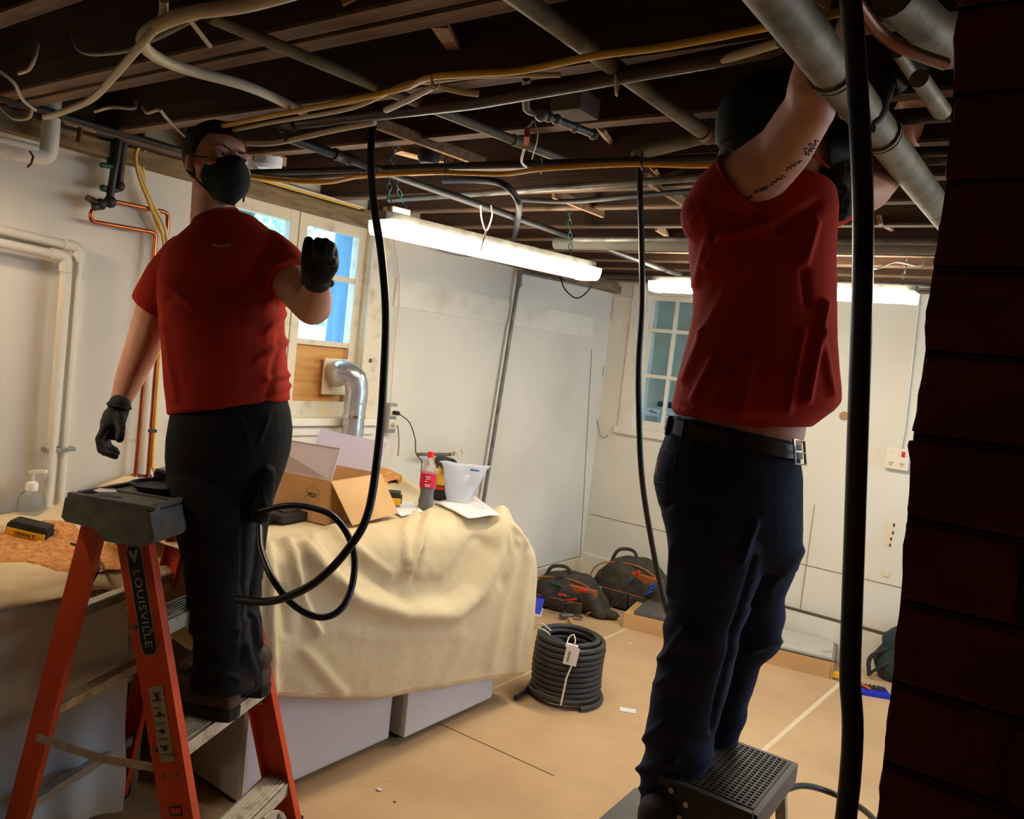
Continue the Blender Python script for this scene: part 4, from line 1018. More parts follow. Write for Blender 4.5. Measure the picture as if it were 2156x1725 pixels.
# ================================================================ BRICK CHIMNEY
rb = random.Random(11)
bt = thing('brick_chimney', (.42, 1.0, 0), 'dark red brick chimney filling the right edge, ragged mortar corner', 'chimney')
YC = .83
mb = MB(); course = .0785; k = 0; z = 0.0
mm = MB()
edge_px = [(2007, 0), (1992, 250), (1978, 430), (1962, 500), (1948, 610), (1936, 750), (1922, 830), (1913, 900), (1893, 1170), (1885, 1260), (1877, 1330), (1863, 1480), (1857, 1540), (1843, 1640), (1838, 1725)]
def chim_edge(z_):
    best = None
    for (a, b) in zip(edge_px[:-1], edge_px[1:]):
        A, B = on(*a, 1, YC), on(*b, 1, YC)
        if (A.z - z_) * (B.z - z_) <= 0:
            t = (A.z - z_) / (A.z - B.z + 1e-9); return A.x + (B.x - A.x) * t
    A = on(*edge_px[-1], 1, YC) if z_ < 1.2 else on(*edge_px[0], 1, YC)
    return A.x
xr = 1.05
while z < 2.2:
    z1 = min(z + course - .007, 2.205); x = 0; first = True
    while x < xr:
        x1 = min(x + ((.20 if k % 2 else .10) if first else .205), xr)
        mb.box(((x + x1) / 2, YC + .05 + rb.uniform(-.002, .002), (z + z1) / 2), (x1 - x - .006, .1, z1 - z), Matrix.Rotation(rb.uniform(-.005, .005), 3, 'Y'), .006)
        x = x1 + .003; first = False
    yy = YC + .10
    while yy < YC + .42:
        y1 = min(yy + (.1 if (k % 2) else .2), YC + .42)
        mb.box((.05 + rb.uniform(-.003, .003), (yy + y1) / 2, (z + z1) / 2), (.1, y1 - yy - .006, z1 - z), None, .006); yy = y1 + .002
    mm.bx(.004, xr, YC + .004, YC + .42, z - .003, z + course, 0)
    z += course; k += 1
def chim_fn(p, n):
    zz = min(max(p.z, 1.0), 2.0); tz = chim_edge(zz)
    return Vector((tz + .004 * noise.noise(Vector((3, 1, p.z * 26))) + .0025 * noise.noise(p * 70), .003 * noise.noise(p * 40), 0))
me = evaluated(mb.mesh('bricks'), [('SUBSURF', dict(levels=2, render_levels=2, subdivision_type='SIMPLE'))])
displace(me, chim_fn)
link_mesh('brickwork', me, [MAT['brick']], bt, smooth=False)
me = mm.mesh('mortar'); displace(me, lambda p, n: Vector((chim_edge(min(max(p.z, 1.0), 2.0)), 0, 0)))
link_mesh('mortar_joints', me, [MAT['mortar']], bt, smooth=False)

# ================================================================ STEPLADDER
LW = ray(1450, 790); LW = Vector((LW.x, LW.y, 0)).normalized(); LD = Vector((LW.y, -LW.x, 0))
LO = P(250, 1050, 2.08); LO.z = 0
def LP(s, d, z): return LO + LW * s + LD * d + UP * z
lad = thing('stepladder', LP(.2, .03, 0), 'orange fibreglass stepladder with grey top cap, man standing on its tread', 'ladder')
SF, SP = .44, .028           # far side offset, spread per metre
def spread(s, z): return s + ((-1 if s < .2 else 1) * SP * (1.03 - z))
def rail_pt(s, d0, k, z): return LP(spread(s, z), d0 + k * (1.03 - z), z)
FR = (.045, .305); RR = (-.085, -.178)
def channel(a, b, web, fl, th, side, name):
    """C-section rail from a (top) to b (bottom); web lies along LD, flange sticks out along side*LW"""
    d = (b - a).normalized(); u = (LD - d * LD.dot(d)).normalized(); v = d.cross(u).normalized()
    if v.dot(LW) * side < 0: v = -v
    prof = [(-web / 2, 0), (web / 2, 0), (web / 2, fl), (web / 2 - th, fl), (web / 2 - th, th), (-web / 2 + th, th), (-web / 2 + th, fl), (-web / 2, fl)]
    return MB().prism([a + u * x + v * y_ for x, y_ in prof], b - a).build(name, MAT['orange_rail'], lad, smooth=False), u, v, d
rails = {}
for s, side in ((0, 1), (SF, -1)):
    a, b = rail_pt(s, FR[0], FR[1], 1.06), rail_pt(s, FR[0], FR[1], .03)
    rails[('f', s)] = channel(a, b, .092, .028, .004, side, 'front_rail')
    MB().bar(b + UP * .03, b - UP * .03, .1, .034, LD, .004).build('rail_foot', MAT['rubber_black'], lad)
    a, b = rail_pt(s + (.012 if s == 0 else -.012), RR[0], RR[1], 1.06), rail_pt(s + (.012 if s == 0 else -.012), RR[0], RR[1], .03)
    rails[('r', s)] = channel(a, b, .062, .024, .004, side, 'rear_rail')
    MB().bar(b + UP * .03, b - UP * .03, .07, .03, LD, .004).build('rail_foot', MAT['rubber_black'], lad)
# treads
for i, z in enumerate((.815, .51, .205)):
    dc_ = FR[0] + FR[1] * (1.03 - z)
    a, b = LP(spread(0, z) + .004, dc_, z), LP(spread(SF, z) - .004, dc_, z)
    m3 = Matrix((LD, LW, UP)).transposed()
    t_ = MB().box((a + b) / 2 - UP * .003, (.085, (b - a).length, .006), m3)
    t_.box((a + b) / 2 + LD * .042 - UP * .02, (.004, (b - a).length, .04), m3).box((a + b) / 2 - LD * .042 - UP * .02, (.004, (b - a).length, .04), m3)
    for q in (-.03, -.018, -.006, .006, .018, .03): t_.box((a + b) / 2 + LD * q + UP * .001, (.003, (b - a).length, .003), m3)
    t_.build('tread', MAT['aluminium_dirty'], lad, smooth=False)
    for q in (a, b):
        for e in (-.025, .025):
            pr = q + LD * e - UP * .018 + LW * (-.010 if q is a else .010); MB().cyl(pr - LW * .004, pr + LW * .004, .006, n=10).build('rivet', MAT['steel'], lad)
# curved braces under the lowest tread
z = .205; dc_ = FR[0] + FR[1] * (1.03 - z)
for s, sg in ((spread(SF, z), -1), (spread(0, z), 1)):
    pts = []
    for k in range(9):
        a = k / 8 * math.pi / 2; pts.append((math.cos(a), math.sin(a)))
    R1, R2 = .17, .115
    c = LP(s - sg * -.004 + sg * .0, dc_ + .045, z - .20)
    poly = [c + LW * sg * (R1 * math.cos(q)) * 1 + UP * (R1 * math.sin(q)) for q in [k * math.pi / 16 for k in range(9)]] + [c + LW * sg * (R2 * math.cos(q)) + UP * (R2 * math.sin(q)) for q in [k * math.pi / 16 for k in range(8, -1, -1)]]
    # quarter ring from under the tread out to the rail foot
    c2 = LP(s + sg * .18, dc_ + .047, z - .195)
    poly = [c2 + LW * (-sg) * (R1 * math.cos(q)) + UP * (R1 * math.sin(q)) for q in [k * math.pi / 16 for k in range(9)]] + [c2 + LW * (-sg) * (R2 * math.cos(q)) + UP * (R2 * math.sin(q)) for q in [k * math.pi / 16 for k in range(8, -1, -1)]]
    br_ = MB().prism(poly, LD * .006).build('curved_brace', MAT['aluminium_dirty'], lad, smooth=False)
    if sg < 0:
        cpos = c2 + LW * (.143 * math.cos(.75)) + UP * (.143 * math.sin(.75)) + LD * .0075
        text_mesh('brace_lettering', 'SHOX', cpos, LW * math.sin(.75) - UP * math.cos(.75), LW * math.cos(.75) + UP * math.sin(.75), .024, MAT['ink'], br_)
# rear horizontals
for z in (.80, .52, .24):
    dd_ = RR[0] + RR[1] * (1.03 - z)
    a, b = LP(spread(0, z) + .015, dd_, z), LP(spread(SF, z) - .015, dd_, z)
    MB().box((a + b) / 2, (.032, (b - a).length, .005), m3).box((a + b) / 2 + LD * .016 - UP * .012, (.004, (b - a).length, .026), m3).box((a + b) / 2 - LD * .016 - UP * .012, (.004, (b - a).length, .026), m3).build('rear_bar', MAT['aluminium'], lad, smooth=False)
# spreaders
for s in (spread(.012, .45), spread(SF - .012, .45)):
    z = .44; d0 = RR[0] + RR[1] * (1.03 - z); d1 = FR[0] + FR[1] * (1.03 - z)
    mid = LP(s, (d0 + d1) / 2, z - .015)
    MB().bar(LP(s, d0, z), mid, .004, .022).bar(mid, LP(s, d1, z), .004, .022).cyl(mid - LW * .006, mid + LW * .006, .009).build('spreader_arm', MAT['aluminium'], lad, smooth=False)
# grey moulded cap
prof = [(-.135, 1.105), (-.128, 1.112), (-.06, 1.112), (.10, 1.112), (.115, 1.105), (.135, 1.045), (.128, 1.03), (.095, 1.012), (-.01, 1.012), (-.045, 1.04), (-.128, 1.045), (-.142, 1.055)]
cap = MB(); cap.prism([LP(-.030, x, z) for x, z in prof], LW * (SF + .06))
# raised lip and tool wells (ring on top)
cap.box(LP(-.02, 0, 1.116), (.26, .02, .012), m3, .003).box(LP(SF + .02, 0, 1.116), (.26, .02, .012), m3, .003).box(LP(SF / 2, -.12, 1.116), (.014, SF, .012), m3, .003).box(LP(SF / 2, .105, 1.116), (.014, SF, .012), m3, .003)
cap.box(LP(.10, 0, 1.114), (.22, .012, .008), m3)
cap.build('top_cap', MAT['ladder_cap'], lad, smooth=False)
# stickers on the near front rail
ro, ru, rv, rd = rails[('f', 0)]
out = -rv
def on_rail(dist, off=0.0, lift=.001):
    a = rail_pt(0, FR[0], FR[1], 1.06); return a + rd * dist + ru * off + out * lift
x_ = ru if ru.dot(CR) > 0 else -ru
def plate(d0, d1, w, m, name, lift=.0008, ch=.014, lab=None):
    pl_ = []
    for (dd_, ww) in ((d0, w - ch), (d0 + ch, w), (d1 - ch, w), (d1, w - ch)): pl_.append(on_rail(dd_, ww / 2, lift))
    for (dd_, ww) in ((d1, w - ch), (d1 - ch, w), (d0 + ch, w), (d0, w - ch)): pl_.append(on_rail(dd_, -ww / 2, lift))
    return MB().prism(pl_, out * .0006).build(name, m, ro, lab, smooth=False)
plate(.055, .345, .047, MAT['sticker_grey'], 'sticker_border', .0004, .016)
plate(.059, .341, .041, MAT['sticker_black'], 'brand_sticker', .0010, .014, 'black brand sticker with pale lettering')
text_mesh('sticker_lettering', 'LOUISVILLE', on_rail(.222, 0, .0022), rd, x_, .0215, MAT['sticker_grey'], ro, spacing=1.12, xs=1.22)
c = on_rail(.083, 0, .0022)
MB().prism([c - x_ * .014 - rd * .013, c - x_ * .006 - rd * .013, c + rd * .003, c + x_ * .006 - rd * .013, c + x_ * .014 - rd * .013, c + x_ * .010 + rd * .0, c + rd * .019, c - x_ * .010], out * .0005).build('sticker_emblem', MAT['sticker_grey'], ro, smooth=False)
plate(.425, .62, .042, MAT['label_grey'], 'warning_label', .0008, .0005)
tl = MB()
for k in range(9): tl.bar(on_rail(.44 + k * .02, -.015, .0022), on_rail(.44 + k * .02, .015 - .004 * (k % 3), .0022), .0018 + .0016 * (k % 2), .0006, out)
for k in range(4): tl.box(on_rail(.45 + k * .045, .0, .0022), (.011, .0006, .011), Matrix((x_, out, rd)).transposed())
tl.build('label_print', MAT['ink'], ro, smooth=False)
plate(.735, .76, .036, MAT['sticker_black'], 'small_label', .0008, .002); plate(.739, .754, .030, MAT['orange_rail'], 'small_label', .0016, .002)
plate(.765, .85, .030, MAT['orange_rail'], 'small_label', .0008, .001)
for dd_ in (.655,):
    for e in (-.018, .018): MB().cyl(on_rail(dd_, e, 0), on_rail(dd_, e, .003), .005, n=10).build('rivet', MAT['steel'], ro)
# things on the cap
t = thing('tape_roll', LP(.20, .0, 1.12), 'flat black oval tray lying on the ladder cap', 'tray')
MB().lathe(LP(.19, -.01, 1.122), [(.001, 0), (.075, 0), (.085, .012), (.078, .012), (.07, .004), (.001, .004)], UP, 28).build('tray_body', MAT['rubber_black'], t)
tag(MB().prism([LP(.0, -.06, 1.127), LP(.03, -.03, 1.127), LP(.05, -.05, 1.127), LP(.04, -.09, 1.127), LP(.01, -.085, 1.127)], UP * .002).build('paper_scrap', MAT['paper'], smooth=False), 'small bluish scrap of paper on the near corner of the ladder cap', 'paper')
t = thing('tool_pouch', LP(.33, -.05, 1.122), 'grey topped tool case on the far end of the ladder cap', 'case')
MB().box(LP(.33, -.05, 1.135), (.10, .12, .022), m3, .004).build('case_body', MAT['tool_black'], t, smooth=False)
MB().box(LP(.33, -.05, 1.151), (.085, .13, .010), m3, .003).build('case_top', MAT['outlet_grey'], t, smooth=False)

# ================================================================ STEP STOOL
q = [on(*p, 2, .74) for p in ((1531, 1564), (1659, 1612), (1573, 1692), (1445, 1635))]
SX = (q[1] - q[0]).normalized(); SY = UP.cross(SX); sc = (q[0] + q[1] + q[2] + q[3]) / 4
sw, sl_ = .19, .30     # along SX, along SY
st = thing('step_stool', (sc.x, sc.y, 0), 'black folding step stool with ribbed treads at bottom right', 'step stool')
sm = Matrix((SX, SY, UP)).transposed()
def SPt(a, b, z): return Vector((sc.x, sc.y, 0)) + SX * a + SY * b + UP * z
top = MB().box(SPt(0, 0, .715), (sw, sl_, .05), sm, .010)
top.build('top_platform', MAT['stool_side'], st, smooth=True, autos=30)
rg = MB(); rg.box(SPt(0, 0, .741), (sw - .03, sl_ - .03, .003), sm)
for a in range(12):
    for b in range(20): rg.box(SPt(-sw / 2 + .026 + a * (sw - .052) / 11, -sl_ / 2 + .026 + b * (sl_ - .052) / 19, .7435), (.007, .006, .003), sm)
rg.build('tread_mat', MAT['stool_dark'], st, smooth=False)
# near face panel with rivets
nf = SPt(0, -sl_ / 2 - .02, .64)
fp = MB().prism([SPt(-sw / 2 - .02, -sl_ / 2 - .012, .745), SPt(sw / 2 - .01, -sl_ / 2 - .012, .745), SPt(sw / 2 + .005, -sl_ / 2 - .012, .655), SPt(-sw / 2 - .05, -sl_ / 2 - .012, .655)], SY * .012).build('side_panel', MAT['stool_dark'], st, smooth=False)
for (a, z) in ((-.085, .725), (-.050, .708), (-.10, .69), (-.06, .675), (.05, .685)):
    MB().cyl(SPt(a, -sl_ / 2 - .016, z), SPt(a, -sl_ / 2 - .010, z), .006, n=12).build('rivet', MAT['aluminium'], st)
MB().box(SPt(-.17, .0, .50), (.26, sl_ + .02, .035), sm, .008).build('lower_platform', MAT['stool_side'], st, smooth=True, autos=30)
for (a0, a1, b) in ((.06, .17, -sl_ / 2 + .01), (.06, .17, sl_ / 2 - .01), (-.07, -.36, -sl_ / 2 + .0), (-.07, -.36, sl_ / 2 - .0)):
    MB().bar(SPt(a0, b, .70), SPt(a1, b, .0), .024, .02, SY, .003).build('leg', MAT['aluminium'], st, smooth=False)
MB().bar(SPt(.10, -sl_ / 2 + .01, .35), SPt(-.22, -sl_ / 2 + .0, .35), .005, .018).build('brace', MAT['aluminium'], st, smooth=False)

# ================================================================ BLACK TUBES
def tube(pts, r, label, m='tube_black', n=8, ns=14):
    return pipe('gas_tubing', pts, r, MAT[m], label, 'tubing', n=ns, smooth_n=n)
tube([P(1780, -60, .98), P(1795, 40, .99), P(1806, 200, 1.0), P(1816, 400, 1.0), P(1816, 600, 1.0), P(1808, 850, 1.0), P(1800, 1100, 1.0), P(1790, 1400, 1.0), P(1781, 1725, 1.0), Vector((P(1778, 1800, 1.02).x, P(1778, 1800, 1.02).y, .35)), Vector((P(1778, 1800, 1.02).x - .02, P(1778, 1800, 1.02).y + .05, .015))], .0128, 'thick black tubing hanging straight down in front of the man on the stool', ns=18)
tube([P(800, 190, 2.2), P(785, 270, 2.17), P(781, 340, 2.14), P(787, 430, 2.1), P(803, 540, 2.06), P(812, 660, 2.04), P(808, 790, 2.02), P(798, 930, 1.98), P(775, 1080, 1.94), P(730, 1160, 1.92), P(670, 1222, 1.92), P(610, 1255, 1.95), P(560, 1267, 2.0), P(500, 1262, 2.1)], .0102, 'black tubing hanging from the ceiling and curving under to the left man', n=10)
tube([P(546, 1110, 2.12), P(550, 1160, 2.05), P(575, 1220, 1.98), P(620, 1275, 1.96), P(675, 1300, 1.97), P(720, 1280, 2.0), P(744, 1220, 2.04), P(742, 1150, 2.08), P(705, 1090, 2.12), P(650, 1068, 2.16), P(600, 1066, 2.18), P(545, 1078, 2.2)], .0088, 'black tubing wound in a loose loop beside the leg of the left man', n=10)
tube([P(1346, 355, 2.35), P(1348, 420, 2.36), P(1351, 520, 2.38), P(1352, 640, 2.4), P(1345, 760, 2.42), P(1345, 860, 2.44), P(1351, 1000, 2.5), P(1370, 1130, 2.6), P(1400, 1275, 2.7), P(1440, 1400, 2.8), Vector((P(1455, 1480, 2.85).x, P(1455, 1480, 2.85).y, .012))], .0092, 'narrow black tubing hanging from the thin dark pipe and passing behind the blue jeans', n=10)
tube([P(1640, 1668, 2.4), P(1690, 1655, 2.5), P(1745, 1668, 2.55), P(1810, 1700, 2.45), P(1850, 1740, 2.3), P(1880, 1800, 2.1)], .0095, 'black tubing arching over the floor behind the step stool', n=8)
# coil
cc_ = on(1185, 1497, 2, 0); cc_ = cc_ + Vector((-.085, .148, 0)); cc_.z = 0
rc_ = random.Random(5)
ct = thing('tubing_coil', cc_, 'stacked coil of black tubing with a white tag standing on the floor', 'tubing')
pts = []; N = 11; rr = .0135
for k in range(N * 28):
    a = k / 28 * 2 * math.pi; h = rr + (k / 28) * .0262
    r = .158 + .004 * math.sin(a * .7 + k * .05)
    if k / 28 > N - 1.2: r = .158 - .006 * (k / 28 - N + 1.2)
    if k / 28 < 1: r = .176 - .012 * (k / 28)
    pts.append(cc_ + Vector((r * math.cos(a - .6), r * math.sin(a - .6), h)))
MB().tube(pts, rr, 10).build('coil_turns', MAT['coil_grey'], ct)
pts = []
for k in range(8 * 24):
    a = k / 24 * 2 * math.pi; h = rr + .02 + (k / 24) * .033
    pts.append(cc_ + Vector((.128 * math.cos(a), .128 * math.sin(a), h)))
for k in range(20):
    a = k / 24 * 2 * math.pi; pts.append(cc_ + Vector(((.128 + .008 * k / 20) * math.cos(a), (.128 + .008 * k / 20) * math.sin(a), .292 + .0006 * k)))
MB().tube(pts, rr, 10).build('inner_turns', MAT['coil_grey'], ct)
a0 = on(1086, 1470, 2, .014)
MB().tube(cat_rom([a0, on(1108, 1452, 2, .016), cc_ + Vector((-.175, -.02, .015)), cc_ + Vector((-.12, -.13, .015))], 5), .0125, 12).build('tube_end', MAT['coil_grey'], ct)
nd = Vector((cc_.x, cc_.y, 0)).normalized(); side_ = Vector((-nd.y, nd.x, 0))
f0 = cc_ - nd * .176
MB().tube([f0 - side_ * .03 + UP * .30 + nd * .03, f0 - side_ * .035 + UP * .29, f0 - side_ * .0 + UP * .16 - nd * .002, f0 + side_ * .012 + UP * .03 - nd * .006], .0045, 8).build('tie_band', MAT['zip_white'], ct)
tg = text_mesh
c = cc_ - nd * .182 - side_ * .01 + UP * .265
tm = Matrix.Rotation(.12, 3, nd) @ Matrix((side_, nd, UP)).transposed()
tgp = MB().box(c, (.062, .003, .085), tm).box(c + UP * .04 + nd * .01, (.05, .02, .02), tm).build('paper_tag', MAT['paper'], ct, smooth=False)
MB().box(c + tm @ Vector((.012, -.003, -.004)), (.010, .002, .05), tm).build('tag_print', MAT['outlet_grey'], tgp, smooth=False)
MB().tube(cat_rom([c + UP * .04, c + UP * .07 - side_ * .01, c + UP * .09 + nd * .03, c + UP * .075 + side_ * .02 + nd * .03, c + UP * .04 + side_ * .03], 5), .003, 6).build('tag_string', MAT['zip_white'], ct)
e = cc_ + Vector((-.15, -.06, .30)); MB().tube(cat_rom([e + Vector((.05, .03, .0)), e + Vector((.01, 0, .03)), e + Vector((-.02, -.01, .0)), e + Vector((.03, -.04, .02)), e + Vector((.07, -.03, .01)), e + Vector((.09, .0, -.03))], 5), .0035, 6).build('tie_band', MAT['zip_white'], ct)

# ================================================================ THINGS ON THE RIGHT DROP CLOTH
TZ = .902
O = lambda px, py, z=TZ: on(px, py, 2, z)
# cardboard box
bc = Vector((-2.225, 2.01, 0)); bR = Vector((-.20, .98, 0)).normalized(); bL = Vector((-.98, -.20, 0)).normalized()
Lr, Ll, hb = .33, .36, .165
t = thing('cardboard_box', bc + UP * TZ + bR * Lr / 2 + bL * Ll / 2, 'open brown cardboard box with raised pale flaps beside the left man', 'box')
def BP(a, b, z): return bc + bR * a + bL * b + UP * (TZ + z)
w = MB(); th = .004
for (a0, b0, a1, b1) in ((0, 0, Lr, 0), (0, 0, 0, Ll), (Lr, 0, Lr, Ll), (0, Ll, Lr, Ll)):
    A, B = BP(a0, b0, hb / 2), BP(a1, b1, hb / 2); w.bar(A, B, th, hb)
w.prism([BP(0, 0, .001), BP(Lr, 0, .001), BP(Lr, Ll, .001), BP(0, Ll, .001)], UP * .003)
w.build('box_walls', MAT['cardboard'], t, smooth=False)
def flap(name, p0, p1, p2, p3, m, lab=None):
    n = (p1 - p0).cross(p3 - p0).normalized() * .003
    return MB().prism([p0, p1, p2, p3], n).build(name, MAT[m], t, lab, smooth=False)
flap('flap', BP(0, 0, hb), BP(0, Ll, hb), BP(0, Ll, hb) + Vector((0, 0, .125)) - bR * .02, BP(0, .0, hb) + UP * .12 - bR * .02 + bR * .06, 'card_white', 'pale lilac grey inner flap')
flap('flap', BP(Lr, Ll * .0 + .02, hb), BP(Lr, Ll, hb), BP(Lr, Ll, hb) + UP * .13 + bR * .05, BP(Lr, 0.02, hb) + UP * .12 + bR * .05, 'card_white', 'pale lilac grey inner flap')
flap('flap', BP(0.0, 0, hb), BP(Lr, 0, hb), BP(Lr, -.10, .02) , BP(0.02, -.10, .015), 'cardboard')
flap('flap', BP(0.0, Ll, hb), BP(Lr, Ll, hb), BP(Lr, Ll + .12, hb + .05), BP(0, Ll + .12, hb + .05), 'card_white')
text_mesh('box_print', 'M21', BP(-.004, .075, .10), -bL, UP, .018, MAT['ink'], t)
pm_ = MB()
for k in range(6):
    a = k * math.pi / 3 + .5; c = BP(-.004, .075, .10) + (-bL) * .024 * math.cos(a) + UP * .024 * math.sin(a)
    pm_.tube([c + (-bL) * .011 * math.cos(q) + UP * .011 * math.sin(q) for q in [a - 1.2 + 2.4 * j_ / 8 for j_ in range(9)]], .0006, 4)
pm_.build('box_mark', MAT['ink'], t)
# tray and phone left of the box
t = thing('tool_tray', O(615, 1092), 'shallow black tool case lid lying in front of the cardboard box', 'tool case')
MB().box(O(612, 1090) + UP * .018, (.14, .22, .03), Matrix.Rotation(.1, 3, 'Z'), .006).build('tray_body', MAT['tool_black'], t, smooth=False)
MB().box(O(612, 1088) + UP * .036, (.10, .17, .006), Matrix.Rotation(.1, 3, 'Z'), .002).build('tray_inset', MAT['stool_dark'], t, smooth=False)
tag(MB().box(O(563, 1096) + UP * .006, (.075, .13, .009), Matrix.Rotation(.4, 3, 'Z'), .003).build('mobile_phone', MAT['phone'], smooth=False), 'dark phone lying on the cloth beside the leg of the left man', 'phone')
# soda bottle
b0 = O(895, 1072); sb = thing('soda_bottle', b0, 'half full soda bottle with a red cap and red label', 'bottle')
def lz_(pr, name, m, lab=None): return MB().lathe(b0, pr, UP, 28).build(name, MAT[m], sb, lab)
lz_([(.001, .002), (.026, .0), (.0325, .012), (.034, .035), (.029, .065), (.0285, .075), (.034, .095), (.0345, .155), (.033, .17), (.024, .195), (.0125, .215), (.011, .222), (.0125, .224), (.0115, .235), (.001, .235)], 'bottle_body', 'clear_plastic')
lz_([(.001, .005), (.024, .003), (.030, .014), (.0315, .035), (.0268, .065), (.0265, .075), (.0315, .095), (.001, .097)], 'cola', 'cola')
lb_ = lz_([(.0352, .098), (.0357, .098), (.0357, .158), (.0352, .158)], 'bottle_label', 'label_red')
lz_([(.001, .25), (.0135, .25), (.0145, .246), (.0145, .226), (.001, .226)], 'bottle_cap', 'red_plastic')
nb = Vector((b0.x, b0.y, 0)).normalized(); sbd = Vector((nb.y, -nb.x, 0))
for k, s in enumerate(('Diet', 'Cola', '20 oz')[:0]): pass
tl = MB()
for k, (zz, ww) in enumerate(((.146, .03), (.137, .024), (.126, .012), (.112, .032), (.105, .026))): tl.box(b0 - nb * .0358 + UP * zz + sbd * (.0 if k != 2 else -.008), (ww * .8, .0008, .003), Matrix((sbd, nb, UP)).transposed())
tl.build('label_print', MAT['paper'], lb_, smooth=False)
# zip bag
zb0 = O(962, 1060); zb = thing('zip_bag', zb0, 'upright clear zip bag holding white powder, right of the soda bottle', 'bag')
bs = Vector((zb0.x, zb0.y, 0)).normalized(); bsd = Vector((bs.y, -bs.x, 0))
G = []; n_ = 26
rings = []
for k in range(15):
    v = k / 14; hw = .052 + .055 * v + (.012 if v > .95 else 0); hd = .034 * (1 - v) ** .7 + .0035
    rings.append((zb0 + UP * (.002 + .185 * v) + bsd * .02 * v, bsd * hw, bs * hd))
me = MB().loft(rings, 36, 2.1).mesh('bag'); displace(me, lambda p, n: .006 * noise.noise(p * 22))
link_mesh('bag_film', me, [MAT['zip_bag']], zb)
rings = [(r[0] + UP * .003, r[1] * .93, r[2] * .85) for r in rings[:11]]
me = MB().loft(rings, 30, 2.1).mesh('powder'); displace(me, lambda p, n: .003 * noise.noise(p * 30)); link_mesh('powder', me, [MAT['bag_powder']], zb)
MB().bar(zb0 + UP * .180 + bsd * (-.10), zb0 + UP * .172 + bsd * .13, .006, .005).build('zip_seal', MAT['clear_plastic'], zb)
MB().bar(zb0 + UP * .163 + bsd * .045 - bs * .012, zb0 + UP * .160 + bsd * .085 - bs * .010, .001, .006).build('bag_print', MAT['tool_blue'], zb)
# papers
def paper(pts, label, lift=.003):
    C_ = [O(*p) + UP * lift for p in pts]
    G = []
    for i in range(9):
        row = []
        for k in range(9):
            u, v = i / 8, k / 8
            p = (C_[0] * (1 - u) + C_[1] * u) * (1 - v) + (C_[3] * (1 - u) + C_[2] * u) * v
            row.append(p + UP * (.006 * abs(noise.noise(p * 9)) + .001))
        G.append(row)
    me = evaluated(MB().grid(G).mesh('p'), [('SOLIDIFY', dict(thickness=.001))])
    return tag(link_mesh('paper_sheet', me, [MAT['paper']]), label, 'paper')
paper([(797, 1065), (850, 1040), (890, 1080), (845, 1090)], 'white sheet of paper under the yellow battery by the soda bottle')
ps = paper([(915, 1060), (1000, 1048), (1052, 1088), (985, 1096)], 'printed white sheets lying at the right end of the drop cloth', .006)
tl = MB()
for k in range(4):
    a, b = O(985 + k * 6, 1068 + k * 4) + UP * .016, O(1015 + k * 6, 1066 + k * 4) + UP * .016; tl.bar(a, b, .002, .0006)
tl.build('print_lines', MAT['outlet_grey'], ps)
# batteries / chargers
def battery(c, rot, label, word=None, s=1.0, tilt=0.0):
    R_ = Matrix.Rotation(rot, 3, 'Z') @ Matrix.Rotation(tilt, 3, 'Y'); t = thing('tool_battery', c, label, 'battery')
    V = lambda x, yy, z: c + R_ @ Vector((x * s, yy * s, z * s))
    MB().box(V(0, 0, .022), (.125 * s, .078 * s, .030 * s), R_, .006).build('battery_case', MAT['tool_yellow'], t, smooth=False)
    MB().box(V(0, 0, .046), (.12 * s, .074 * s, .026 * s), R_, .007).box(V(-.062, 0, .028), (.010 * s, .06 * s, .04 * s), R_, .003).box(V(.062, 0, .028), (.010 * s, .06 * s, .03 * s), R_, .003).build('battery_top', MAT['tool_black'], t, smooth=False)
    MB().box(V(0, -.040, .022), (.06 * s, .003, .018 * s), R_).build('battery_label', MAT['tool_yellow'], t, smooth=False)
    if word: text_mesh('battery_lettering', word, V(0, -.0425, .022), R_ @ Vector((1, 0, 0)), R_ @ Vector((0, 0, 1)), .012 * s, MAT['tool_black'], t)
    return t
vr = math.atan2(-CF.x, CF.y)
battery(O(812, 1062, .91), .75, 'yellow and black tool battery beside the cardboard box on the cloth', 'X')
battery(on(60, 1134, 2, .855), .75, 'yellow and black tool battery tilted on the sawdust at the left edge', 'DEWALT', .92, .16)
# drill behind the bottle
dr = O(925, 1048, .91); t = thing('cordless_drill', dr, 'black and yellow cordless drill standing behind the soda bottle and zip bag', 'drill')
dm = Matrix.Rotation(.5, 3, 'Z')
MB().box(dr + UP * .03, (.11, .075, .06), dm, .012).build('battery_pack', MAT['tool_black'], t)
MB().rcone(dr + UP * .06, dr + UP * .14 + Vector((-.02, .03, 0)), .024, .022).build('handle', MAT['tool_yellow'], t)
MB().cyl(dr + UP * .16 + Vector((-.06, .05, 0)), dr + UP * .16 + Vector((.05, 0, 0)), .03, .032).cyl(dr + UP * .16 + Vector((-.10, .075, 0)), dr + UP * .16 + Vector((-.06, .05, 0)), .014, .024).build('motor_housing', MAT['tool_black'], t)
MB().box(dr + UP * .05 + dm @ Vector((0, -.04, .0)), (.05, .004, .014), dm).build('red_badge', MAT['tool_red'], t, smooth=False)
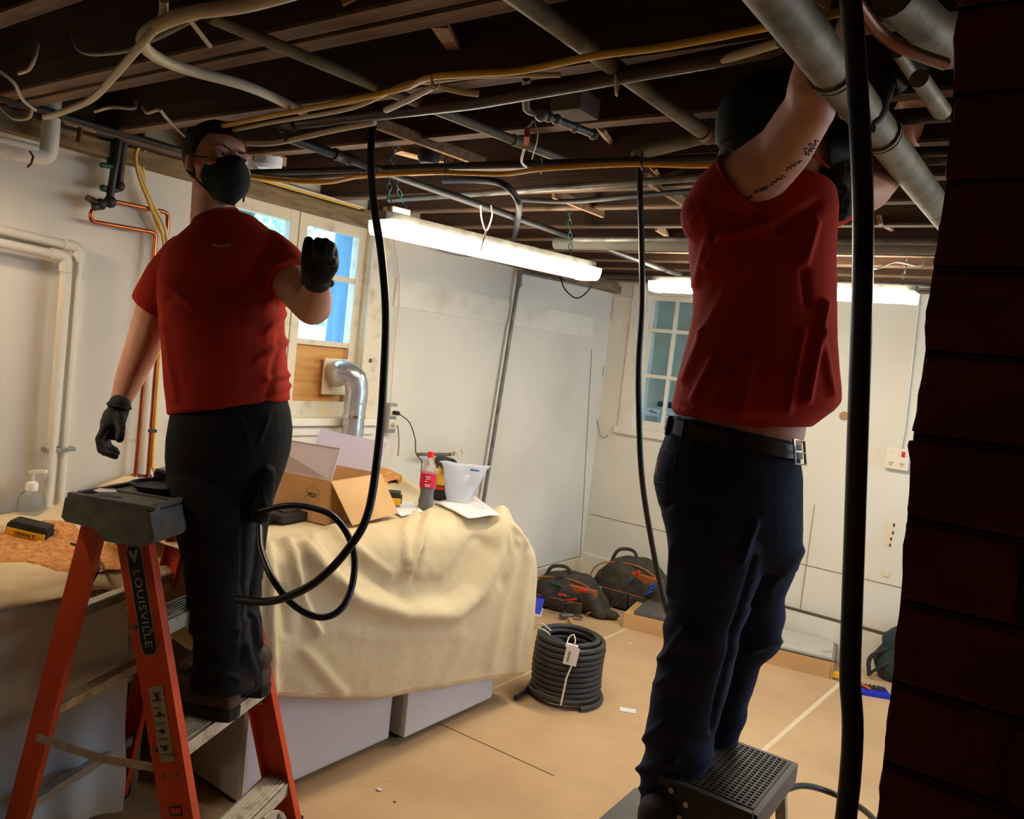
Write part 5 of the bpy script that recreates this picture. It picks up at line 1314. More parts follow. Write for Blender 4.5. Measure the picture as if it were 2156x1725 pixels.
# pump bottle at left
p0 = on(62, 1100, 2, .87); t = thing('pump_bottle', p0, 'clear soap bottle with white pump behind the tilted battery', 'bottle')
MB().lathe(p0, [(.001, 0), (.036, 0), (.038, .02), (.038, .075), (.03, .1), (.016, .112), (.001, .112)]).build('bottle_body', MAT['clear_plastic'], t)
MB().lathe(p0 + UP * .108, [(.001, 0), (.019, 0), (.019, .022), (.013, .03), (.006, .032), (.006, .06), (.001, .06)]).bar(p0 + UP * .170 - CR * .012, p0 + UP * .172 + CR * .045, .016, .011, bev=.003).build('pump_head', MAT['bottle_pump'], t)
# ================================================================ THINGS ON THE FLOOR
# large flat package with tile panels
k0, k1 = on(1310, 1322, 2, 0), on(1752, 1431, 2, 0); kx = (k1 - k0).normalized(); ky = UP.cross(kx); Lk = (k1 - k0).length
kb = k0; km = Matrix((kx, ky, UP)).transposed()
KP = lambda a, b, z: kb + kx * a + ky * b + UP * z
def kbox(a0, a1, b0, b1, z0, z1, bev=0): return MB().box(KP((a0 + a1) / 2, (b0 + b1) / 2, (z0 + z1) / 2), (a1 - a0, b1 - b0, z1 - z0), km, bev)
t = thing('cardboard_package', KP(Lk / 2, .17, 0), 'long flat brown cardboard package on the floor along the back wall', 'package')
kbox(0, Lk, 0, .34, .0, .095, .003).build('carton', MAT['cardboard'], t, smooth=False)
kbox(Lk - .02, Lk + .003, .0, .34, .0, .09, .002).build('end_wrap', MAT['cardboard_dark'], t, smooth=False)
o = kbox(.06, .72, .01, .36, .095, .118, .002).build('tile_panel', MAT['stool_side'], smooth=False); tag(o, 'grey flat panel on the left end of the cardboard package', 'panel')
t = thing('tile_panel', KP(1.0, .2, .095), 'stack of pale mottled panels with dark edges on the right end of the package', 'panel')
kbox(.74, 1.225, .005, .34, .0955, .103).build('panel_sheet', MAT['tile_edge'], t, smooth=False); kbox(.74, 1.22, .0, .345, .103, .108).build('panel_sheet', MAT['outlet_grey'], t, smooth=False); kbox(.74, 1.205, .012, .35, .108, .117).build('panel_sheet', MAT['tile_white'], t, smooth=False)
c = on(1765, 1422, 2, .03); tag(MB().box(c, (.05, .04, .03), None, .006).build('tape_measure', MAT['tool_yellow']), 'small yellow tool at the right end of the cardboard package', 'tool')
# hammer
h0 = on(1210, 1296, 2, .0); t = thing('hammer', h0, 'hammer with a wooden handle lying on the floor behind the coil', 'hammer')
MB().bar(on(1200, 1304, 2, .02), on(1222, 1335, 2, .015), .028, .02, bev=.006).build('handle', MAT['hammer_wood'], t)
MB().cyl(on(1180, 1297, 2, .028), on(1192, 1296, 2, .028), .018).cyl(on(1190, 1296, 2, .028), on(1206, 1296, 2, .028), .012).bar(on(1206, 1296, 2, .03), on(1226, 1300, 2, .02), .03, .009).build('hammer_head', MAT['steel'], t)
# blue shoe like tool
c = on(1122, 1290, 2, 0); t = thing('blue_tool_case', c, 'small bright blue case with a white base beside the drop cloth', 'case')
bm_ = Matrix.Rotation(.5, 3, 'Z')
MB().box(c + UP * .008, (.12, .15, .016), bm_, .004).build('case_base', MAT['paper'], t, smooth=False)
mb = MB(); mb.prism([c + bm_ @ Vector(v) for v in ((-.055, -.07, .016), (-.055, .07, .016), (-.04, .06, .09), (-.04, -.02, .10))], bm_ @ Vector((.105, 0, 0)))
mb.build('case_body', MAT['blue_plastic'], t, smooth=False)
# tool bags
def tool_bag(c0, label, w, d, h, rz, cols, open_col):
    R_ = Matrix.Rotation(rz, 3, 'Z'); t = thing('tool_bag', c0, label, 'tool bag')
    V = lambda x, yy, z: c0 + R_ @ Vector((x, yy, z))
    mb = MB(); n = 22; rings = []
    for k in range(n + 1):
        u = k / n * 2 - 1; hh = h * (1 - .75 * abs(u) ** 2.6); rings.append((V(u * w / 2, .03 * math.sin(u * 5), hh * .52), R_ @ Vector((0, d / 2 * (1 - .35 * abs(u) ** 3), 0)), UP * hh * .52))
    me = mb.loft(rings, 26, 2.8).mesh('bag'); displace(me, lambda p, n: .016 * noise.noise(p * 13) + .006 * noise.noise(p * 40))
    for v in me.vertices:
        if v.co.z < .002: v.co.z = .002
    link_mesh('bag_body', me, [MAT['bag_canvas']], t)
    MB().bar(V(w * .03, -d * .30, h * .55), V(w * .38, -d * .30, h * .52), .02, h * .62, R_ @ Vector((0, -.4, 1)), .012).build('open_pocket', MAT[open_col], t, 'tan lined open pocket')
    MB().bar(V(-w * .36, -d * .40, h * .42), V(-w * .06, -d * .45, h * .36), .02, h * .42, R_ @ Vector((0, -.3, 1)), .01).build('front_pocket', MAT['bag_canvas'], t)
    MB().tube(cat_rom([V(-w * .3, 0, h * .75), V(-w * .22, 0, h * 1.12), V(-w * .05, 0, h * 1.18), V(.02, 0, h * .95)], 6), .012, 8).build('handle', MAT['bag_canvas'], t)
    MB().tube([V(-w * .07, -d * .53, h * .12), V(-w * .06, -d * .52, h * .35), V(-w * .06, -d * .46, h * .6)], .004, 5).tube([V(-w * .38, -d * .46, h * .1), V(-w * .37, -d * .46, h * .45)], .004, 5).build('tan_binding', MAT['bag_tan'], t)
    yf = -d * .50
    pts = [V(-w * .42, yf * .8, h * .12), V(-w * .44, yf * .75, h * .55), V(-w * .30, yf * .8, h * .88), V(w * .05, yf * .72, h * .97), V(w * .30, yf * .75, h * .80), V(w * .40, yf * .8, h * .35), V(w * .30, yf * .98, h * .10)]
    MB().tube(cat_rom(pts, 6), .005, 6).build('edge_piping', MAT['bag_tan'], t)
    for a_, b_, zz, hh in ((-.34, -.16, .26, .30), (-.14, .04, .24, .36), (.06, .24, .22, .30)):
        MB().bar(V(w * a_, yf * 1.03, h * zz), V(w * b_, yf * 1.05, h * zz), .022, h * hh, R_ @ Vector((0, -.2, 1)), .006).build('tool_pocket', MAT['bag_canvas'], t)
    MB().tube([V(-w * .34, yf * 1.15, h * .42), V(w * .24, yf * 1.15, h * .40)], .003, 5).build('pocket_binding', MAT['bag_tan'], t)
    return t, V
tb, V1 = tool_bag(on(1192, 1278, 2, 0), 'open canvas tool bag on the floor nearer the drop cloth, red and green tools inside', .56, .28, .22, .30, None, 'bag_tan')
tb2, V2 = tool_bag(on(1325, 1278, 2, 0) + Vector((0, .02, 0)), 'larger canvas tool bag by the back wall with blue handled tools, near the jeans', .62, .30, .32, .12, None, 'bag_tan')
def tool(a, b, r, m, label, name='hand_tool', metal=None):
    t = thing(name, (Vector(a) + Vector(b)) / 2, label, 'tool')
    a, b = Vector(a), Vector(b); md = a.lerp(b, .55)
    MB().rcone(a, md, r, r * .85).build('grip', MAT[m], t)
    MB().cyl(md, b, r * .35, r * .25, 8).build('shaft', MAT[metal or 'steel'], t)
tool(on(1165, 1228, 1, V1(-.1, -.15, 0).y), on(1190, 1236, 1, V1(-.1, -.15, 0).y), .012, 'tool_green', 'green handled tool lying in the top of the nearer tool bag')
tool(on(1222, 1243, 1, V1(.1, -.15, 0).y), on(1240, 1246, 1, V1(.1, -.15, 0).y), .013, 'tool_red', 'red tool at the right side of the nearer tool bag')
tool(on(1178, 1252, 1, V1(-.1, -.17, 0).y), on(1200, 1256, 1, V1(-.1, -.17, 0).y), .009, 'tool_red', 'short red gripped pliers in the pocket of the nearer tool bag')
tool(on(1165, 1272, 1, V1(-.1, -.19, 0).y), on(1205, 1270, 1, V1(-.1, -.19, 0).y), .010, 'tool_black', 'black handled tool low in the nearer tool bag')
for k, (x0, y0_, x1, y1_) in enumerate(((1385, 1226, 1350, 1246), (1388, 1232, 1352, 1250))):
    tool(on(x0, y0_, 1, V2(.1, -.17, 0).y), on(x1, y1_, 1, V2(.1, -.17, 0).y), .007, 'tool_blue', ('upper' if k == 0 else 'lower') + ' of two long blue handled tools in the larger tool bag')
tool(on(1345, 1205, 1, V2(0, -.17, 0).y), on(1328, 1216, 1, V2(0, -.17, 0).y), .012, 'tool_red', 'dark red cutter on top of the larger tool bag')
tool(on(1331, 1218, 1, V2(0, -.18, 0).y), on(1316, 1230, 1, V2(0, -.18, 0).y), .005, 'tool_blue', 'blue handled screwdriver with a bright tip on the larger tool bag', metal='chrome')
tool(on(1185, 1215, 1, V1(-.1, -.16, 0).y), on(1160, 1222, 1, V1(-.1, -.16, 0).y), .009, 'tool_black', 'black grip tool poking from the top of the nearer tool bag')
tool(on(1212, 1262, 1, V1(0, -.19, 0).y), on(1180, 1266, 1, V1(0, -.19, 0).y), .008, 'tool_red', 'slim red screwdriver lying across the middle of the nearer tool bag')
tool(on(1372, 1246, 1, V2(.1, -.18, 0).y), on(1345, 1258, 1, V2(.1, -.18, 0).y), .006, 'tool_blue', 'short blue handled tool lowest in the larger tool bag')
c = on(1262, 1252, 2, .08)
tag(MB().prism([c + Vector((-.04, 0, .06)), c + Vector((.0, 0, .05)), c + Vector((.05, -.03, -.06)), c + Vector((.01, -.03, -.07))], Vector((0, .01, .004))).build('plastic_packet', MAT['label_grey'], smooth=False), 'crumpled clear plastic packet between the two tool bags', 'packet')
tag(blob(MB().ell(on(1225, 1283, 2, .02), [(.06, 0, 0), (0, .03, 0), (0, 0, .015)]).ell(on(1268, 1290, 2, .03), [(.11, .02, 0), (0, .06, 0), (0, 0, .03)]), 'bag_flap', MAT['bag_canvas'], None, .006, 2, lambda p, n: .006 * noise.noise(p * 40)), 'dark cloth flap lying on the floor in front of the tool bags', 'cloth')
# right: backpack and blue tray
c = on(1858, 1425, 2, 0) + Vector((.05, .0, 0)); t = thing('backpack', c, 'dark blue grey backpack on the floor behind the brick chimney edge', 'backpack')
blob(MB().rcone(c + UP * .10, c + UP * .24 + Vector((.04, 0, 0)), .11, .10).rcone(c + Vector((.12, 0, .1)), c + Vector((.16, 0, .26)), .12, .1).rcone(c + Vector((-.02, -.05, .24)), c + Vector((.06, -.03, .30)), .05, .06), 'bag_body', MAT['backpack'], t, .01, 4, lambda p, n: .014 * noise.noise(p * 14))
MB().tube(cat_rom([c + Vector((-.02, -.08, .20)), c + Vector((-.11, -.1, .12)), c + Vector((-.10, -.12, .02))], 6), .012, 8).tube(cat_rom([c + Vector((-.01, -.09, .12)), c + Vector((-.06, -.12, .08)), c + Vector((-.10, -.12, .03))], 6), .008, 8).build('shoulder_strap', MAT['tool_black'], t)
c = on(1838, 1460, 2, 0); t = thing('bit_tray', c, 'blue tray of driver bits with an orange handle beside the thick black tube', 'tool case'); rm = Matrix.Rotation(.45, 3, 'Z')
MB().box(c + UP * .012, (.15, .12, .022), rm, .004).build('tray_body', MAT['blue_plastic'], t, smooth=False)
MB().box(c + rm @ Vector((.0, .02, .025)), (.12, .06, .004), rm).build('tray_inset', MAT['tool_black'], t, smooth=False)
for k in range(5): MB().cyl(c + rm @ Vector((-.05 + k * .022, -.0, .03)), c + rm @ Vector((-.05 + k * .022, .05, .03)), .003, n=8).build('bit', MAT['chrome'], t)
MB().rcone(c + rm @ Vector((-.03, -.03, .032)), c + rm @ Vector((-.065, .02, .032)), .008, .006).build('orange_handle', MAT['orange_tag'], t)

# ================================================================ PEOPLE
def W2px(w, d): return w * d / FPX
FWD = Vector((CF.x, CF.y, 0)).normalized()
def ring(xl, yl, xr, yr, d, hd, tilt=0.0):
    a, b = P(xl, yl, d), P(xr, yr, d)
    return ((a + b) / 2, (b - a) / 2, (FWD + UP * tilt) * hd)
def head_prims(mb, c, F_, U_, s=1.0, neck=None, mouth=True):
    R_ = F_.cross(U_).normalized()
    V = lambda x, y_, z: c + (R_ * x + F_ * y_ + U_ * z) * s
    A = lambda a, b, u: [R_ * a * s, F_ * b * s, U_ * u * s]
    mb.ell(V(0, -.014, .036), A(.076, .096, .086), 24, 18)
    mb.ell(V(0, .030, -.030), A(.060, .064, .080), 20, 14)
    mb.ell(V(0, .050, -.082), A(.040, .040, .036), 16, 12)
    mb.ell(V(0, .078, -.100), A(.022, .018, .017))
    for sx in (-1, 1):
        mb.ell(V(sx * .044, .008, -.062), A(.020, .040, .034)); mb.ell(V(sx * .043, .064, -.024), A(.020, .022, .016))
        mb.ell(V(sx * .030, .082, .018), A(.026, .012, .009)); mb.ell(V(sx * .079, -.008, -.010), A(.008, .018, .030)); mb.ell(V(sx * .076, -.000, -.030), A(.008, .010, .012))
        mb.ell(V(sx * .012, .100, -.036), A(.009, .010, .008))
    mb.rcone(V(0, .086, .012), V(0, .112, -.030), .009 * s, .0125 * s)
    mb.ell(V(0, .088, -.064), A(.024, .012, .006)); mb.ell(V(0, .087, -.076), A(.020, .012, .007))
    return V, A, R_
def hair_cap(parent, V, A, m, name='hair', front=.072, side=.0, back=-.075, k=1.06, disp=.0015):
    """short cropped hair: shell over the cranium"""
    c0 = V(0, 0, 0)
    mb = MB().ell(V(0, -.016, .038), [q * k for q in A(.077, .096, .086)], 72, 54)
    bm = mb.bm
    R_, F_, U_ = [q.normalized() for q in A(1, 1, 1)]
    s = (V(0, 1, 0) - c0).length
    for v in bm.verts:
        q = v.co - c0; y_ = q.dot(F_) / s; z = q.dot(U_) / s; x_ = q.dot(R_) / s
        t = max(0, min(1, (y_ + .060) / .105)); lim = back + (front - back) * (t ** 1.05) - .010 * max(0, abs(x_) - .05) / .03
        e = max(0, min(1, (lim - z) / .016))
        v.co -= q.normalized() * (.022 * e * e * (3 - 2 * e)) * s
    me = bpy.data.meshes.new('h'); bm.to_mesh(me); bm.free()
    displace(me, lambda p, n: disp * noise.noise(p * 160))
    return link_mesh(name, me, [MAT[m]], parent)
def boot(parent, heel, d, label=None, s=1.0, mat_u='boot_brown', shaft=.14, name='boot'):
    """heel = point under the heel, d = toe direction (horizontal)"""
    d = d.normalized(); sd = d.cross(UP)
    V = lambda x, y_, z: heel + (d * x + sd * y_ + UP * z) * s
    mb = MB()
    mb.loft([(V(x, 0, zz), sd * w * s, UP * h * s) for x, w, h, zz in ((-.025, .020, .020, .05), (-.018, .034, .034, .055), (.02, .038, .045, .06), (.07, .038, .045, .06), (.12, .042, .034, .052), (.18, .049, .028, .048), (.225, .047, .026, .046), (.255, .036, .020, .040), (.268, .018, .010, .036))], 24, 2.4)
    mb.rcone(V(.025, 0, .07), V(.02, 0, .06 + shaft), .042 * s, .047 * s); mb.rcone(V(.08, 0, .07), V(.04, 0, .06 + shaft * .7), .036 * s, .042 * s)
    o = blob(mb, name, MAT[mat_u], parent, .005, 3, lambda p, n: .0015 * noise.noise(p * 40))
    sole = MB()
    out_ = [(-.03, .0), (-.024, .026), (.0, .037), (.06, .034), (.12, .040), (.18, .051), (.225, .049), (.258, .034), (.275, .0)]
    poly = [V(x, y_, .0) for x, y_ in out_] + [V(x, -y_, .0) for x, y_ in reversed(out_[1:-1])]
    sole.prism(poly, UP * .03 * s); sole.build('sole', MAT['boot_sole'], o, smooth=False)
    lc = MB()
    for k in range(5): lc.tube([V(.10 + .02 * (2 - k) * .7, -.026, .098 + .010 * k), V(.112 + .02 * (2 - k) * .7, 0, .106 + .011 * k), V(.10 + .02 * (2 - k) * .7, .026, .098 + .010 * k)], .0025 * s, 6)
    lc.build('laces', MAT['tool_black'], o)
    return o
def arm_chain(mb, pts, rs): mb.chain(pts, rs, n=18)

# ---------------------------------------------------------------- left man on the ladder
DL = 2.30
A_ = thing('person', LP(.2, .2, .51), 'person in a red T-shirt, black trousers, gloves and dark mask standing on the orange ladder', 'person')
PL = lambda x, yy, d=DL: P(x, yy, d)
HF = (CR * .74 - Vector((CF.x, CF.y, 0)).normalized() * .66 + UP * .10).normalized()
HU = (UP + CR * .06); HU = (HU - HF * HU.dot(HF)).normalized()
hc = PL(458, 350, 2.27)
mb = MB()
V, Aa, hR = head_prims(mb, hc, HF, HU, 1.02)
mb.rcone(V(0, -.015, -.06), PL(456, 466, 2.30), .054, .058)
mb.rcone(V(0, -.035, -.05), PL(447, 480, 2.33), .050, .062)
# trunk core inside the clothes
mb.loft([ring(400, 492, 520, 480, DL, .09), ring(365, 540, 590, 530, DL, .095), ring(365, 640, 575, 640, DL, .095), ring(372, 760, 582, 760, DL, .095), ring(380, 880, 592, 870, DL, .095), ring(385, 960, 585, 950, DL, .09)])
mb.chain([PL(430, 960, 2.27), PL(455, 1180, 2.26), PL(475, 1420, 2.27)], [.07, .045, .034]); mb.chain([PL(525, 950, 2.36), PL(500, 1180, 2.37), PL(512, 1380, 2.38)], [.07, .045, .032])
# right arm (image left) hanging, elbow slightly bent back
rs0, rs1, rs2, rs3 = PL(378, 545, 2.33), PL(325, 655, 2.36), PL(304, 722, 2.37), PL(252, 852, 2.34)
mb.chain([rs0, rs1, rs2], [.055, .053, .050]); mb.chain([rs2, PL(292, 752, 2.37), PL(272, 800, 2.36), rs3], [.049, .047, .040, .028])
# left arm raised in front
ls0, ls1, ls2 = PL(580, 540, 2.30), PL(616, 598, 2.24), PL(658, 645, 2.16)
mb.chain([ls0, ls1, ls2], [.055, .056, .051]); mb.chain([ls2, PL(663, 628, 2.10), PL(668, 602, 2.04)], [.051, .044, .033])
# hands inside the gloves
mb.rcone(rs3, PL(249, 866, 2.335), .024, .022); mb.rcone(PL(668, 602, 2.04), PL(670, 588, 2.025), .026, .026)
blob(mb, 'body', MAT['skin'], A_, .0052, 5, lambda p, n: .0006 * noise.noise(p * 120))
hair_cap(A_, V, Aa, 'hair_dark')
for sx in (-1, 1):
    e = MB().sph(V(sx * .031, .0815, -.001), .0125, 16, 12).build('eye', MAT['eye_white'], A_)
    MB().sph(V(sx * .031 + .001, .0885, -.001), .0063, 12, 8).build('iris', MAT['eye_iris'], e)
    MB().chain([V(sx * .046, .083, .017), V(sx * .030, .0905, .021), V(sx * .014, .0905, .017)], [.002, .003, .0028], n=8).build('eyebrow', MAT['hair_dark'], A_)
# mask
rings = []
mk = []
for i in range(17):
    row = []; v = i / 16
    z = .000 - .128 * v
    hw = .058 + .020 * math.sin(math.pi * min(1, v * 1.05)) - .028 * v * v
    for k in range(21):
        u = k / 20 * 2 - 1; a = u * 1.12
        fy = .100 + .030 * math.sin(math.pi * v) ** .8 * (1 - abs(u) ** 1.7) - .025 * v ** 2
        if abs(u) < .35 and v < .25: fy += .012 * (1 - abs(u) / .35)
        row.append(V(hw * math.sin(a) * 1.06, fy * (math.cos(a) * .78 + .22) - .012 * u * u, z - .020 * u * u * (1 - 2 * v) * -1 * (1 if v > .5 else .6) if False else z + (.020 * u * u * (2 * v - 1))))
    mk.append(row)
me = evaluated(MB().grid(mk).mesh('m'), [('SOLIDIFY', dict(thickness=.004, offset=0.0)), ('SUBSURF', dict(levels=1, render_levels=1))])
mo = link_mesh('face_mask', me, [MAT['mask_dark']], A_)
for sx in (-1, 1):
    st_ = MB(); st_.tube(cat_rom([V(sx * .062, .062, -.010), V(sx * .075, .025, -.002), V(sx * .084, .008, .006), V(sx * .089, -.008, .016)], 5), .0026, 6); st_.tube(cat_rom([V(sx * .050, .055, -.10), V(sx * .066, .03, -.072), V(sx * .076, .008, -.048), V(sx * .084, -.008, -.034)], 5), .0026, 6)
    st_.build('ear_loop', MAT['mask_dark'], mo)
# T-shirt
mb = MB()
rows = [(456, 412, 496, .066), (468, 398, 530, .080), (488, 384, 562, .098), (510, 364, 594, .110), (535, 350, 612, .122), (570, 343, 606, .128), (620, 341, 596, .130), (680, 344, 594, .132), (740, 349, 598, .138), (800, 355, 603, .140), (835, 360, 606, .138), (864, 362, 605, .134)]
R0 = []
for (yy, xl, xr, hd) in rows: R0.append(ring(xl, yy + (16 if yy < 470 else 8), xr, yy - (14 if yy < 470 else 8) if yy < 840 else yy - 24, DL, hd))
mb.loft(R0, 32, 2.25)
mb.chain([PL(396, 545, 2.32), PL(360, 590, 2.34), PL(324, 648, 2.36)], [.070, .072, .068], flat=True, n=20)
mb.chain([PL(562, 535, 2.30), PL(588, 562, 2.27), PL(610, 590, 2.24)], [.070, .074, .070], flat=True, n=20)
def folds_left(p, n):
    q = proj(p); d = .004 * noise.noise(Vector((p.x * 9, p.y * 9, p.z * 5)))
    for (a, b, w, am) in (((560, 700), (600, 660), 7, .008), ((540, 760), (602, 720), 8, .010), ((560, 800), (604, 790), 6, .010), ((565, 835), (606, 812), 6, .010), ((575, 850), (606, 838), 4, .006), ((345, 690), (372, 840), 6, .006), ((520, 600), (600, 640), 9, .006), ((400, 640), (350, 600), 8, .006), ((590, 700), (560, 850), 7, -.006), ((585, 600), (560, 640), 8, .007), ((345, 640), (380, 600), 7, -.006)):
        m = seg_d(q, a, b)
        if m < 3 * w: d += am * math.exp(-(m / w) ** 2)
    return d
sh = blob(mb, 'shirt', MAT['red_shirt'], A_, .006, 5, folds_left)
# hem and cuff seams
hemr = ring(362, 862, 605, 832, DL, .136)
cR = lambda rg, k_=1.0, n=40, dz=0: [rg[0] + UP * dz + rg[1] * k_ * math.cos(a) + rg[2] * k_ * math.sin(a) for a in [q_ * 6.2832 / n for q_ in range(n)]]
MB().tube(cR(ring(411, 471, 497, 441, 2.30, .064)), .005, 8, closed=True).build('collar', MAT['shirt_seam'], sh)
lg = P(463, 518, DL - .135)
text_mesh('shirt_lettering', 'Rapid', P(463, 517, 2.174), CR + UP * .02, -CD, .010, MAT['shirt_logo'], sh, xs=1.6, shear=.4)
# gloves
mb = MB()
dg = 2.33; G_ = lambda x, yy, d=dg: P(x, yy, d)
gw = dg / FPX
mb.chain([G_(252, 852), G_(247, 872), G_(237, 893)], [.031, .029, .034]); mb.ell(G_(236, 893), [CR * .030 - CD * -.01, CD * .048, FWD * .020]); mb.ell(G_(226, 903), [CR * .022, CD * .032, FWD * .018])
fing = [[(222, 900, 2.30), (209, 925, 2.29), (213, 948, 2.28), (237, 957, 2.27)], [(226, 905, 2.32), (212, 930, 2.31), (219, 952, 2.30), (243, 961, 2.29)], [(231, 906, 2.34), (217, 930, 2.335), (224, 948, 2.33), (246, 954, 2.33)], [(235, 906, 2.36), (224, 926, 2.355), (229, 941, 2.35), (243, 948, 2.35)]]
for f_ in fing: mb.chain([G_(*p) for p in f_], [.0125, .0115, .0108, .0095], n=12)
mb.chain([G_(250, 880, 2.31), G_(254, 902, 2.29), G_(252, 924, 2.27)], [.018, .0135, .0120], n=14)
g1 = blob(mb, 'glove', MAT['glove_dark'], A_, .0032, 3, lambda p, n: .0006 * noise.noise(p * 200), 'black work glove, fingers curled downward')
rc = (G_(252, 852) - G_(246, 876)).normalized(); sx_ = CR - rc * CR.dot(rc); sx_.normalize(); fx = rc.cross(sx_)
MB().tube([G_(251, 855) + sx_ * .030 * math.cos(a) + fx * .030 * math.sin(a) for a in [k * 6.2832 / 20 for k in range(20)]], .005, 8, closed=True).build('cuff', MAT['glove_dark'], g1)
mb = MB()
mb.ell(P(673, 560, 2.0), [CR * .042, CD * .052, FWD * .026]); mb.ell(P(682, 535, 1.985), [CR * .036, CD * .036, FWD * .028]); mb.chain([P(668, 592, 2.03), P(670, 575, 2.01)], [.035, .034])
mb.ell(P(684, 548, 2.0), [CR * .028, CD * .040, FWD * .02]); mb.ell(P(662, 572, 2.0), [CR * .028, CD * .028, FWD * .02])
fing = [[(650, 548, 1.985), (647, 525, 1.98), (650, 508, 1.975)],
        [(668, 535, 1.99), (672, 515, 1.975), (670, 510, 1.95), (668, 532, 1.94)], [(684, 535, 1.995), (686, 514, 1.98), (685, 511, 1.955), (683, 536, 1.94)],
        [(696, 540, 2.0), (697, 520, 1.985), (695, 518, 1.96), (692, 542, 1.945)], [(700, 565, 2.0), (703, 548, 1.985), (699, 552, 1.955)]]
for f_ in fing: mb.chain([P(*p) for p in f_], [.0145, .0135, .0125, .0115][:len(f_)], n=12)
mb.chain([P(650, 575, 2.0), P(645, 550, 1.985), P(649, 515, 1.975)], [.019, .015, .0132], n=14)
g2 = blob(mb, 'glove', MAT['glove_dark'], A_, .0034, 3, lambda p, n: .0006 * noise.noise(p * 200), 'black work glove raised, thumb up')
MB().tube([P(668, 594, 2.035) + CR * .038 * math.cos(a) + (CD * .3 + FWD).normalized() * .036 * math.sin(a) for a in [k * 6.2832 / 20 for k in range(20)]], .005, 8, closed=True).build('cuff', MAT['glove_dark'], g2)
# trousers
mb = MB()
mb.loft([ring(372, 842, 600, 832, 2.30, .118), ring(366, 875, 608, 865, 2.30, .128), ring(359, 920, 611, 905, 2.30, .135), ring(357, 965, 605, 950, 2.30, .135), ring(358, 1010, 592, 1000, 2.30, .125), ring(362, 1060, 576, 1050, 2.30, .115), ring(372, 1100, 560, 1090, 2.30, .10)], 30, 2.3)
mb.loft([ring(359, 1000, 500, 1000, 2.26, .09), ring(366, 1060, 530, 1060, 2.25, .10), ring(376, 1120, 540, 1110, 2.25, .098), ring(390, 1180, 530, 1175, 2.25, .088), ring(398, 1240, 523, 1235, 2.25, .082), ring(404, 1300, 518, 1295, 2.25, .078), ring(410, 1350, 524, 1350, 2.25, .078), ring(412, 1400, 530, 1400, 2.25, .080), ring(402, 1428, 530, 1430, 2.25, .085), ring(404, 1446, 530, 1450, 2.25, .082)], 28, 2.2)
mb.loft([ring(450, 1000, 590, 1000, 2.36, .09), ring(455, 1060, 574, 1050, 2.37, .10), ring(450, 1120, 562, 1110, 2.38, .095), ring(450, 1180, 553, 1175, 2.38, .085), ring(450, 1240, 548, 1235, 2.38, .08), ring(455, 1300, 544, 1295, 2.38, .075), ring(462, 1350, 548, 1345, 2.39, .075), ring(470, 1400, 557, 1395, 2.39, .078), ring(478, 1440, 558, 1435, 2.39, .08), ring(480, 1452, 558, 1446, 2.39, .08)], 28, 2.2)
mb.rcone(PL(565, 1000, 2.22), PL(548, 1080, 2.22), .022, .03)
def folds_tl(p, n):
    q = proj(p); d = .005 * noise.noise(Vector((p.x * 8, p.y * 8, p.z * 6)))
    if q[1] > 1220: d += .007 * noise.noise(Vector((p.x * 10, p.y * 10, p.z * 20)))
    for (a, b, w, am) in (((545, 1150), (525, 1300), 6, -.01), ((530, 1290), (545, 1360), 6, .012), ((515, 1360), (535, 1420), 7, .012), ((500, 1330), (530, 1300), 6, .008), ((405, 1330), (470, 1380), 8, .006), ((410, 1400), (500, 1430), 7, .008), ((545, 1000), (560, 1080), 6, .008), ((512, 1060), (508, 1400), 4, -.008), ((505, 880), (525, 930), 4, .006), ((565, 880), (545, 930), 4, .006)):
        m = seg_d(q, a, b)
        if m < 3 * w: d += am * math.exp(-(m / w) ** 2)
    return d
tr_ = blob(mb, 'trousers', MAT['black_trousers'], A_, .006, 4, folds_tl)
MB().bar(P(556, 1002, 2.22), P(545, 1082, 2.22), .05, .012, FWD, .004).build('cargo_pocket', MAT['black_trousers'], tr_)
# boots standing on the middle tread
zt = .513
h1 = on(505, 1493, 2, zt); h2 = on(545, 1452, 2, zt)
td = (-LD * 1.0 + LW * .05).normalized()
h1 = LP(.175, .262, zt); h2 = LP(.345, .262, zt)
boot(A_, h1, td, s=1.0, shaft=.06); boot(A_, h2, td, s=1.0, shaft=.045)
boot_dbg = [proj(h1), proj(h1 + td * .27), proj(h2), proj(h2 + td * .27)]

# ---------------------------------------------------------------- right man on the stool
DR = 1.90
def PB(x, yy, d): return P(x, yy, 1.60 + max(0, yy - 300) / 1400 * .20 + (d - 1.90) * .87)
def ringB(xl, yl, xr, yr, d, hd):
    ym = (yl + yr) / 2; dd_ = 1.60 + max(0, ym - 300) / 1400 * .20 + (d - 1.90) * .87; a, b = P(xl, yl, dd_), P(xr, yr, dd_)
    return ((a + b) / 2, (b - a) / 2, FWD * hd * .87)
B_ = thing('person', SPt(-.20, .0, .5175), 'person in red T-shirt, cap and dark jeans on the step stool, arms raised', 'person')
RF = (CR * .86 + UP * .48 - FWD * .12).normalized(); RU = (UP * .88 - CR * .50); RU = (RU - RF * RU.dot(RF)).normalized()
rh = P(1650, 284, 1.63)
mb = MB()
V2h, A2h, r2R = head_prims(mb, rh, RF, RU, .94)
mb.rcone(V2h(0, -.03, -.05), PB(1625, 420, 1.93), .055, .066); mb.rcone(V2h(0, .0, -.07), PB(1650, 420, 1.92), .048, .062)
mb.loft([ringB(1520, 395, 1735, 390, DR, .09), ringB(1480, 470, 1725, 470, DR, .10), ringB(1478, 600, 1720, 600, DR, .105), ringB(1455, 760, 1715, 760, DR, .11), ringB(1432, 900, 1688, 915, DR, .118), ringB(1420, 980, 1660, 1000, DR, .11)], 26)
